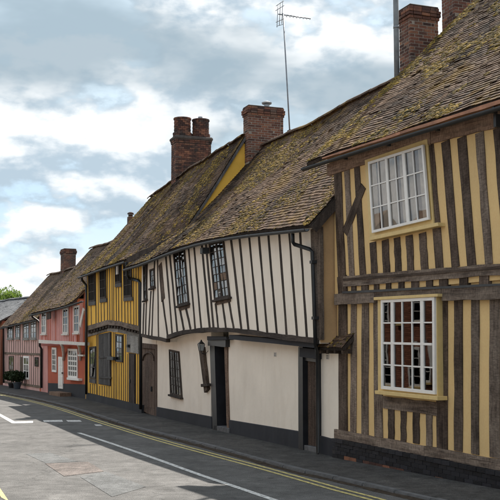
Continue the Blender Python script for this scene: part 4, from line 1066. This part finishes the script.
# twin round chimney
cF = F.p(175, 172, yr3 - .15); zb_ = F.p(175, 145, yr3 + .3).z; zs = F.p(182, 119, yr3 + .3).z
cx = cF.x - .36
tw = box('chimney', (cx - .33, cx + .33, yr3 - .10, yr3 + 1.32, cF.z - 1.6, zb_ - .02), M['soot'], H3)
lay = [(cx + a, yr3 + .61 + b, z, sx, sy, 0) for a, b, z, sx, sy in brick_layout(.7, 1.44, cF.z - 1.3, zb_ - .22)]
for j, g in enumerate((.015, .03, .015)): lay += [(cx + a, yr3 + .61 + b, zb_ - .22 + (j + .5) * .075, sx, sy, 0) for a, b, z, sx, sy in brick_layout(.7 + 2 * g, 1.44 + 2 * g, 0, .075)]
for cy in (yr3 + .24, yr3 + 1.0):
    n = int((zs - zb_) / .075); 
    for j in range(n):
        r_ = .325 + (.02 if j >= n - 1 else 0) + (.045 if j < 3 else 0); m_k = 12
        for k in range(m_k):
            t = 2 * math.pi * (k + .5 * (j % 2)) / m_k; lay.append((cx + (r_ - .05) * math.cos(t), cy + (r_ - .05) * math.sin(t), zb_ + (j + .5) * .075, .1, 2 * math.pi * r_ / m_k - .012, t))
    link('shaft_core', tube_mesh('shaft_core', [(cx, cy, zb_ - .1), (cx, cy, zb_ + n * .075 - .02)], .30, 20), M['soot'], tw)
joined_bricks('bricks', lay, tw, M['brick_j'])
box('collar', (cx - .42, cx + .42, yr3 - .18, yr3 + 1.40, zb_ - .10, zb_ + .06), M['soot'], tw, .05)
lathe('chimney_pot', [(.08, 0), (.09, .12), (.05, .13)], 10, M['grey_metal'], tw, (cx, yr3 + .98, zs - .04))

# ================================================================== 4. red cottage
F = FR
H4 = house_root('cottage', F, 'red rendered cottage with pinkish boarded overhanging upper floor and white door')
yJ = -.42
e0 = F.p(30.6, 313.6, -.72); e1 = F.p(84.5, 298.6, -.72); qt = F.ps(91, 249, e0.x); yr4 = qt.y
ER = [e0, F.p(48, 309.6, -.72), F.p(66, 305, -.72), ext(e0, e1, LR + .5)]
RR = [Vector((e0.x, yr4, qt.z)), Vector((LR + .5, yr4, qt.z + .02))]
print('red ridge', yr4, qt.z, e0)
deck4, P4_, _, _ = roof(H4, F, ER, RR, M['tile2'], sag=.06, moss=1500, seed=44, mossfn=lambda u, w: .1 + (.5 if w < .06 else 0) + (.2 if w > .85 else 0))
xl4 = F.p(39.2, 330, yJ).x; xr4 = LR + .1
slab('upper_wall', [(xl4, interp(ER, xl4) + .2), (xr4, interp(ER, xr4) + .2), (xr4, F.p(84, 344, yJ).z), (xl4, F.p(39.2, 342.6, yJ).z)], yJ, 5, M['pinkred'], H4)
slab('ground_wall', [(.0, 2.3), (LR, 2.3), (LR, -.05), (.0, -.05)], 0, 5, M['red'], H4)
gable('gable_wall', ER, RR, 0, xl4 - e0.x + .02, .25, e0.z - .5, M['pinkred'], H4, yJ + .02); verge_board(H4, P4_, 0, M['oak_dark'], .1)
gable('gable_wall', ER, RR, 1, .3, .25, e0.z - .5, M['pinkred'], H4, yJ + .3)
jr = lambda p_: 341.2 + (p_ - 39) * .055
bpx('jetty_beam', F, (38.6, jr(38.6) - 1.4, jr(38.6) + 1.9), (84.6, jr(84.6) - 1.4, jr(84.6) + 1.9), yJ - .06, yJ + .15, M['offwhite_paint'], H4, seg=10, wob=.008)
er = lambda p_: 313.6 - (p_ - 30.6) * .278 + .8
wr = [(41.2, 46, 311.4, 334), (62.4, 67.8, 307.4, 334), (73.4, 78.8, 305.6, 333)]
for k in range(26):      # vertical boards with cover strips
    p_ = 40 + k * 1.74; t = er(p_)
    if any(a - .7 < p_ < b + .7 for a, b, _, _ in wr): t = 335.6
    tpx('cover_strip', F, (p_ - .3, p_ + .3, t), (p_ - .3, p_ + .3, jr(p_) - 1.3), yJ - .012, yJ + .02, rng.choice([M['pinkred'], M['pinkred'], M['red']]), H4, seg=2, wob=.004)
tpx('brace', F, (82.6, 84, 309), (78.8, 80.4, 326), yJ - .05, yJ, M['offwhite_paint'], H4)
for (a, b, t, bt_) in wr: window(H4, F, [(a, t + .6), (b, t - .6), (b, bt_), (a, bt_)], yJ - .05, 2, 3, 'offwhite_paint', .09, .035, .045, 'pale_curtain', sill=(.05, .06, .05))
pslab('open_casement', F, [(46.6, 313.4), (50.4, 311.6), (50.4, 318.6), (46.6, 319.6)], yJ - .3, yJ - .26, M['oak_dark'], H4)
window(H4, F, [(51.6, 347.4), (56, 347.6), (56, 372.4), (51.6, 371.8)], -.05, 2, 4, 'white_paint', .1, .035, .045, 'pale_curtain')
wn, B, _, _ = window(H4, F, [(67.6, 348.6), (77, 349), (77, 378.6), (67.6, 377.6)], -.05, 4, 5, 'white_paint', .1, .06, .045, 'pale_curtain')
pslab('sill', F, [(66.6, 377.4), (78.4, 378.6), (78.4, 381), (66.6, 379.8)], -.18, .0, M['white_paint'], wn, .01)
dr = pslab('door', F, [(58, 356.6), (62.4, 357), (62.4, 389), (58, 388.4)], -.06, .02, M['white_paint'], H4, .01)
for (t, b) in ((358.6, 366), (367.4, 375), (376.4, 386)):
    for (l, r) in ((58.6, 60), (60.5, 61.9)): pslab('door_panel', F, [(l, t), (r, t), (r, b), (l, b)], -.075, -.055, M['white_paint'], dr, .006)
box('handle', (F.p(61.8, 373, -.1).x - .03, F.p(61.8, 373, -.1).x + .03, -.11, -.05, F.p(61.8, 373, -.1).z - .03, F.p(61.8, 373, -.1).z + .03), M['black_metal'], dr)
pslab('plinth', F, [(48, 383), (86.2, 384.5), (86.2, 403), (48, 396)], -.025, .05, M['slate_plinth'], H4)
pslab('side_panel', F, [(41.4, 346), (47.6, 346), (47.6, 395), (41.0, 394)], -.03, .05, M['pinkred'], H4)
for bx_ in (63.8, 80.5):
    pts = [F.p(bx_, 360, -.03), F.p(bx_ - .2, 353, -.1), F.p(bx_ - 1.0, 347.6, yJ + .12), F.p(bx_ - 2.4, 344.4, yJ - .02)]; tube('jetty_bracket', pts, .07, M['offwhite_paint'], H4, 6)
pslab('shelf', F, [(77.6, 354.4), (83, 354.8), (83, 356.4), (77.6, 356)], -.2, .0, M['offwhite_paint'], H4)
box('door_step', (F.p(50, 391, -.5).x, F.p(61, 391, -.5).x, -.55, -.02, .0, G + .16), M['oak_warm'], H4, .01)
gutter(H4, [p + Vector((0, -.05, -.08)) for p in ER[:3]] + [F.p(84, 299, -.72) + Vector((0, -.05, -.08))], M['black_metal'], .06)
tube('downpipe', [F.p(32, 314, -.72), F.p(32.4, 317, -.6), F.p(38, 320.5, -.35), F.p(39.6, 323, -.3), F.p(39.8, 346, -.25), F.p(41.6, 349, -.1), F.p(41.4, 388, -.1)], .055, M['black_metal'], H4)
cF = F.ps(127, 230, LR - .3)
ch = chimney(H4, LR - .42, cF.y + .2, .24, .24, cF.z - 2.0, cF.z - .6, F.ps(127, 216, LR - .3).z, single=False, cap=False)
lathe('chimney_pot', [(.10, 0), (.1, .08), (.14, .1), (.14, .16), (.06, .2)], 10, M['brick_j'], ch, (LR - .42, cF.y + .2, F.ps(127, 216, LR - .3).z))
tube('aerial_mast', [(LR - .3, cF.y + .75, cF.z - .6), (LR - .3, cF.y + .75, cF.z + .75)], .02, M['thin_metal'], ch, 6)
tube('aerial_arm', [(LR - .3, cF.y + .0, cF.z + .72), (LR - .3, cF.y + .95, cF.z + .68)], .012, M['thin_metal'], ch, 6)

# ================================================================== 5. pink cottage
F = FP
H5 = house_root('cottage', F, 'dusty pink half-timbered cottage with two potted shrubs in front')
e0 = F.p(0, 327.6, -.32); e1 = F.p(38, 318.6, -.32); qt = F.ps(48.5, 276, e0.x); yr5 = qt.y
EK = [e0, F.p(12, 324.4, -.32), F.p(26, 321, -.32), ext(e0, e1, LP + .5)]
RK = [Vector((e0.x, yr5, qt.z)), Vector((LP + .5, yr5, qt.z + .05))]
print('pink ridge', yr5, qt.z, e0)
deck5, P5_, _, _ = roof(H5, F, EK, RK, M['tile2'], sag=.06, moss=1200, seed=55, mossfn=lambda u, w: .15 + (.3 if w < .15 else 0))
xl5 = F.p(3.8, 350, 0).x
slab('wall', [(xl5, interp(EK, xl5) + .2), (LP + .1, interp(EK, LP) + .2), (LP + .1, -.05), (xl5, -.05)], 0, 5, M['pink'], H5)
gable('gable_wall', EK, RK, 0, xl5 - e0.x + .02, .25, e0.z - .5, M['pink'], H5, .02); verge_board(H5, P5_, 0, M['oak_dark'], .1)
gable('gable_wall', EK, RK, 1, .3, .25, e0.z - .5, M['pink'], H5, .02)
ek = lambda p_: 327.6 - p_ * .237 + .8
mb = lambda p_: 353.2 + (p_ - 5) * .035
gk = lambda p_: 383.4 + (p_ - 4) * .15
bpx('mid_beam', F, (4, mb(4) - 1, mb(4) + 1.1), (40, mb(40) - 1, mb(40) + 1.1), -.04, .05, M['oak_grey'], H5, seg=8)
bpx('sill_beam', F, (4, gk(4) - 2.6, gk(4) - .6), (41, gk(41) - 3.2, gk(41) - .8), -.04, .05, M['oak_grey'], H5, seg=8)
wk = [(7, 12.4, 325.6, 339), (15, 19.4, 324, 338.6), (23, 28.6, 322.4, 339.2), (30.2, 35.8, 320.8, 339)]
for (a, b, t, bt_) in wk: window(H5, F, [(a, t + .3), (b, t - .3), (b, bt_), (a, bt_)], -.05, 2, 3, 'grey_paint', .08, .03, .045, 'pale_curtain', sill=(.05, .06, .05))
lowk = [(8.4, 13.2, 355.8, 370.6), (23, 28.6, 356, 379.6), (34.4, 37.8, 357, 366.6)]
for k in range(17):
    p_ = 4.8 + k * 2.2
    t = ek(p_) if not any(a - .5 < p_ < b + .5 for a, b, _, _ in wk) else 340.6
    tpx('stud', F, (p_ - .3, p_ + .3, t), (p_ - .3, p_ + .3, mb(p_) - 1), -.006, .03, M['oak_grey'], H5, seg=3, wob=.012)
    t = mb(p_) + 1
    for (a, b, _, c_) in lowk:
        if a - .5 < p_ < b + .5: t = c_ + .8
    tpx('stud', F, (p_ - .3, p_ + .3, t), (p_ - .3, p_ + .3, gk(p_) - 3), -.006, .03, M['oak_grey'], H5, seg=3, wob=.012)
window(H5, F, [(8.4, 355.8), (13.2, 355.8), (13.2, 370.6), (8.4, 370)], -.05, 2, 3, 'oak_grey', .08, .03, .045, 'dark_room')
window(H5, F, [(23, 356), (28.6, 356.2), (28.6, 379.8), (23, 379)], -.05, 2, 3, 'white_paint', .1, .04, .045, 'pale_curtain')
window(H5, F, [(34.4, 357), (37.8, 357.2), (37.8, 366.8), (34.4, 366.4)], -.05, 2, 2, 'oak_dark', .08, .03, .045, 'dark_room')
dr = pslab('door', F, [(19.6, 357), (22, 357), (22, 384.6), (19.6, 384.2)], -.03, .02, M['oak_grey'], H5)
planks(dr, F, [(19.7, 357.4), (21.9, 357.4), (21.9, 384.4), (19.7, 384)], -.045, 2, M['oak_grey'], .02)
gutter(H5, [p + Vector((0, -.05, -.07)) for p in EK[:3]] + [F.p(36, 319, -.32) + Vector((0, -.05, -.07))], M['black_metal'], .05)
tube('downpipe', [F.p(3.2, 326.8, -.35), F.p(3.4, 329, -.15), F.p(3.6, 383, -.1)], .05, M['black_metal'], H5)
cF = F.p(64.2, 272, yr5 - .1); zt_ = F.p(64.2, 249, yr5 - .1).z
chimney(H5, cF.x - .4, yr5 + .22, .8, .66, cF.z - 2.2, cF.z - .9, zt_, single=False)

# ================================================================== 6. far brick house with slate roof
F = FB
H6 = house_root('brick_house', F, 'red brick house with grey slate roof at the far left edge')
H6.location.z = 0
xe = LB - .15
e1 = Vector((xe, -.3, F.p(2, 322, -.3).z)); e0 = Vector((0, -.3, e1.z)); yr6 = 3.2
EB = [e0, e1]; zr6 = e1.z + 1.75; RB = [Vector((0, yr6, zr6)), Vector((xe, yr6, zr6))]
slab('wall', [(.1, e1.z + .1), (xe - .1, e1.z + .1), (xe - .1, -.05), (.1, -.05)], 0, 6.4, M['brick_o'], H6)
roof(H6, F, EB, RB, M['slate'], tw=.3, gauge=.2, sag=.0, seed=66, ridge=True)
gable('gable_wall', EB, RB, 1, .15, .25, e1.z - .3, M['brick_o'], H6, .02); gable('gable_wall', EB, RB, 0, .15, .25, e1.z - .3, M['brick_o'], H6, .02)
for k in range(4):
    for zc in (1.35, 3.3):
        x = xe - 1.0 - k * 2.6; 
        def qx(x0, x1, z0, z1):
            out = []
            for xx, zz in ((x0, z1), (x1, z1), (x1, z0), (x0, z0)): out.append(Vector((xx, 0, zz)))
            return out
        qq = qx(x - .5, x + .5, zc - .65, zc + .65)
        class _F:      # window() wants pixels; hand it facade points instead
            @staticmethod
            def p(a, b, y): return Vector((a, y, b))
        window(H6, _F, [(v_.x, v_.z) for v_ in qq], -.05, 2, 2, 'white_paint', .08, .04, .05, 'pale_curtain')

# ================================================================== 7. houses across the street: brick one seen in glass, cream ones added for bounce
NO = Vector((C0.x, C0.y, 0)) - FN.i * 13.0
M['cream'] = plaster('cream_bounce_render', (.70, .62, .48), (.55, .48, .37), .08)  # pale walls of unseen added houses, to bounce sunlight onto the shaded facades
def across(sc, wallmat, label, brick):
    fo = Frame(NO + FN.a * sc, .49); fo.a, fo.i = -fo.a, -fo.i; fo.rz += math.pi
    H = house_root('brick_house' if brick else 'cream_fill_house', fo, label)
    H['group'] = 'houses across the street'
    box('wall', (-6, 6, .05, 6, -.05, 5.2), M[wallmat], H)
    if brick:
        lay = [(-6 + (k + .5 * (row % 2)) * .222, .02, .03 + row * .075, .212, .1, 0) for row in range(69) for k in range(54)]
        joined_bricks('bricks', lay, H, M['brick_o'])
    v = [(-6.3, -.4, 5.1), (6.3, -.4, 5.1), (6.3, 3, 8.4), (-6.3, 3, 8.4), (6.3, 6.4, 5.1), (-6.3, 6.4, 5.1)]
    link('roof', mesh('roof', v, [(0, 1, 2, 3), (3, 2, 4, 5), (0, 3, 5), (1, 4, 2), (0, 5, 4, 1)], tint=[.4] * 6), M['tile2'], H)
    for x in (-4.4, -1.6, 1.4, 4.2):
        for zc in (1.6, 3.9):
            window(H, _F, [(x - .55, zc + .75), (x + .55, zc + .75), (x + .55, zc - .75), (x - .55, zc - .75)], -.08, 2, 4, 'white_paint', .09, .03, .05, 'pale_curtain', sill=(.08, .08, .06))
    box('door', (-.55, .35, -.06, .03, .12, 2.1), M['white_paint'], H, .01)
across(-13.5, 'brick_o', 'sunlit red brick house across the street, mirrored in the white sash windows', True)
across(-28, 'cream', 'unseen cream house added across the street to bounce sunlight, facing the white cottage', False)
across(-41, 'cream', 'unseen cream house added across the street to bounce sunlight, farthest, facing the yellow house', False)
across(.2, 'cream', 'unseen cream house added across the street to bounce sunlight, facing the ochre house', False)

# ================================================================== potted shrubs
def leaves(name, centre_fn, n, size, mat, parent, seed):
    r = random.Random(seed); v = []; f = []; tint = []
    for _ in range(n):
        c, out = centre_fn(r); a = Vector((r.gauss(0, 1), r.gauss(0, 1), r.gauss(0, 1))).normalized(); b = a.cross(Vector((r.gauss(0, 1), r.gauss(0, 1), r.gauss(0, 1)))).normalized()
        s = size * r.uniform(.6, 1.3); k = len(v)
        v += [c - a * s, c + b * s * .45, c + a * s, c - b * s * .45]; f.append((k, k + 1, k + 2, k + 3)); t = min(1, max(0, r.gauss(.5, .25))); tint += [t] * 4
    return link(name, raw(name, v, f, tint), mat, parent)
for j, (px_, py_, lab) in enumerate(((11.4, 386.4, 'dark green shrub in a small pot, left of the two by the pink cottage'), (17.4, 387.2, 'dark green bushy shrub in a blue-grey pot, nearer the pink cottage door'))):
    g_ = FP.w(FP.p(px_, py_ - 6, -.42)); t = thing('potted_shrub', lab, 'shrub', (g_.x, g_.y, G), 0, 'potted shrubs by the pink cottage')
    sc = 1.0 if j else .8
    lathe('pot', [(.15 * sc, 0), (.22 * sc, .3 * sc), (.25 * sc, .31 * sc), (.25 * sc, .36 * sc), (.2 * sc, .36 * sc)], 16, M['pot'] if j else M['black_plinth'], t, (0, 0, 0))
    for k in range(4): tube('stem', [(0, 0, .3 * sc), (rng.uniform(-.05, .05), rng.uniform(-.05, .05), .55), (rng.uniform(-.2, .2), rng.uniform(-.2, .2), .85)], .012, M['bark'], t, 5)
    def cf(r, sc=sc):
        while True:
            p = Vector((r.uniform(-1, 1), r.uniform(-1, 1), r.uniform(-1, 1)))
            if p.length < 1 and p.length > .35: break
        k_ = 1 + .28 * mnoise.noise(p.normalized() * 2.2 + Vector((sc * 9, 0, 0))); return Vector((p.x * .43 * k_, p.y * .43 * k_, .66 + p.z * .29 * k_)), p
    leaves('foliage', cf, 1800, .055, M['leaf_dark'], t, 70 + j)

# ================================================================== trees far behind the brick house
def tree(loc, h, rad, seed, label):
    t = thing('tree', label, 'tree', loc, 0, 'trees on the rise beyond the street'); r = random.Random(seed)
    trunk = tube('trunk', [(0, 0, 0), (r.uniform(-.2, .2), r.uniform(-.2, .2), h * .35), (r.uniform(-.4, .4), r.uniform(-.4, .4), h * .8)], [.32, .24, .08], M['bark'], t, 8)
    for k in range(5):
        an = r.uniform(0, 6.28); z = h * r.uniform(.3, .6); tube('limb', [(0, 0, z), (math.cos(an) * rad * .4, math.sin(an) * rad * .4, z + h * .12), (math.cos(an) * rad * .75, math.sin(an) * rad * .75, z + h * .2)], [.12, .08, .03], M['bark'], t, 6)
    cl = []
    for k in range(34):
        while True:
            p = Vector((r.uniform(-1, 1), r.uniform(-1, 1), r.uniform(-1, 1)))
            if .3 < p.length < 1: break
        cl.append((Vector((p.x * rad, p.y * rad, h * .66 + p.z * h * .34)), r.uniform(.16, .3) * rad))
    def cf(r2):
        c, s = cl[r2.randrange(len(cl))]; q = Vector((r2.gauss(0, 1), r2.gauss(0, 1), r2.gauss(0, 1))).normalized() * s * r2.uniform(.7, 1.05); return c + q, q
    leaves('crown', cf, 7000, .17, M['leaf'], t, seed + 1)
# the rise they stand on
hv = []; hf = []; nx, ny = 40, 16
for i in range(nx + 1):
    for j in range(ny + 1):
        x = -75 + i * 3.0; y = 118 + j * 10; hv.append((x, y, -.4 + 7.0 * (1 - math.exp(-max(0, j - .2) / 4)) * max(0, 1 - ((x + 25) / 60) ** 2) + .4 * mnoise.noise(Vector((x, y, 0)) * .05)))
for i in range(nx):
    for j in range(ny): hf.append((i * (ny + 1) + j, (i + 1) * (ny + 1) + j, (i + 1) * (ny + 1) + j + 1, i * (ny + 1) + j + 1))
M['grass'] = plain('rough_grass', (.06, .07, .03), .9, .4, .3, .1, bstr=.5)
struct(link('hillside', mesh('hillside', hv, hf, smooth=True), M['grass']))
def hz(x, y):
    j = (y - 118) / 10; return -.4 + 7.0 * (1 - math.exp(-max(0, j - .2) / 4)) * max(0, 1 - ((x + 25) / 60) ** 2)
for k, (px_, dpt, h, rad, lab) in enumerate(((-14, 128, 9.0, 3.6, 'green tree beyond the slate roof, leftmost and cut by the picture edge'), (-1, 131, 9.0, 3.2, 'leafy green tree rising over the left part of the slate roof'), (8, 127, 8.3, 2.7, 'small light green tree over the middle of the slate roof'), (18, 130, 8.5, 3.0, 'green tree above the slate roof, beside the brown roof of the pink cottage'), (3, 142, 8.5, 3.8, 'broad green tree in the back row, behind the smaller trees over the slate roof'))):
    x = (px_ - 250) / 1000 * dpt; z = hz(x, dpt) - .1
    tree((x, dpt, z), h, rad, 200 + k * 3, lab)
print('objects', len(bpy.data.objects))
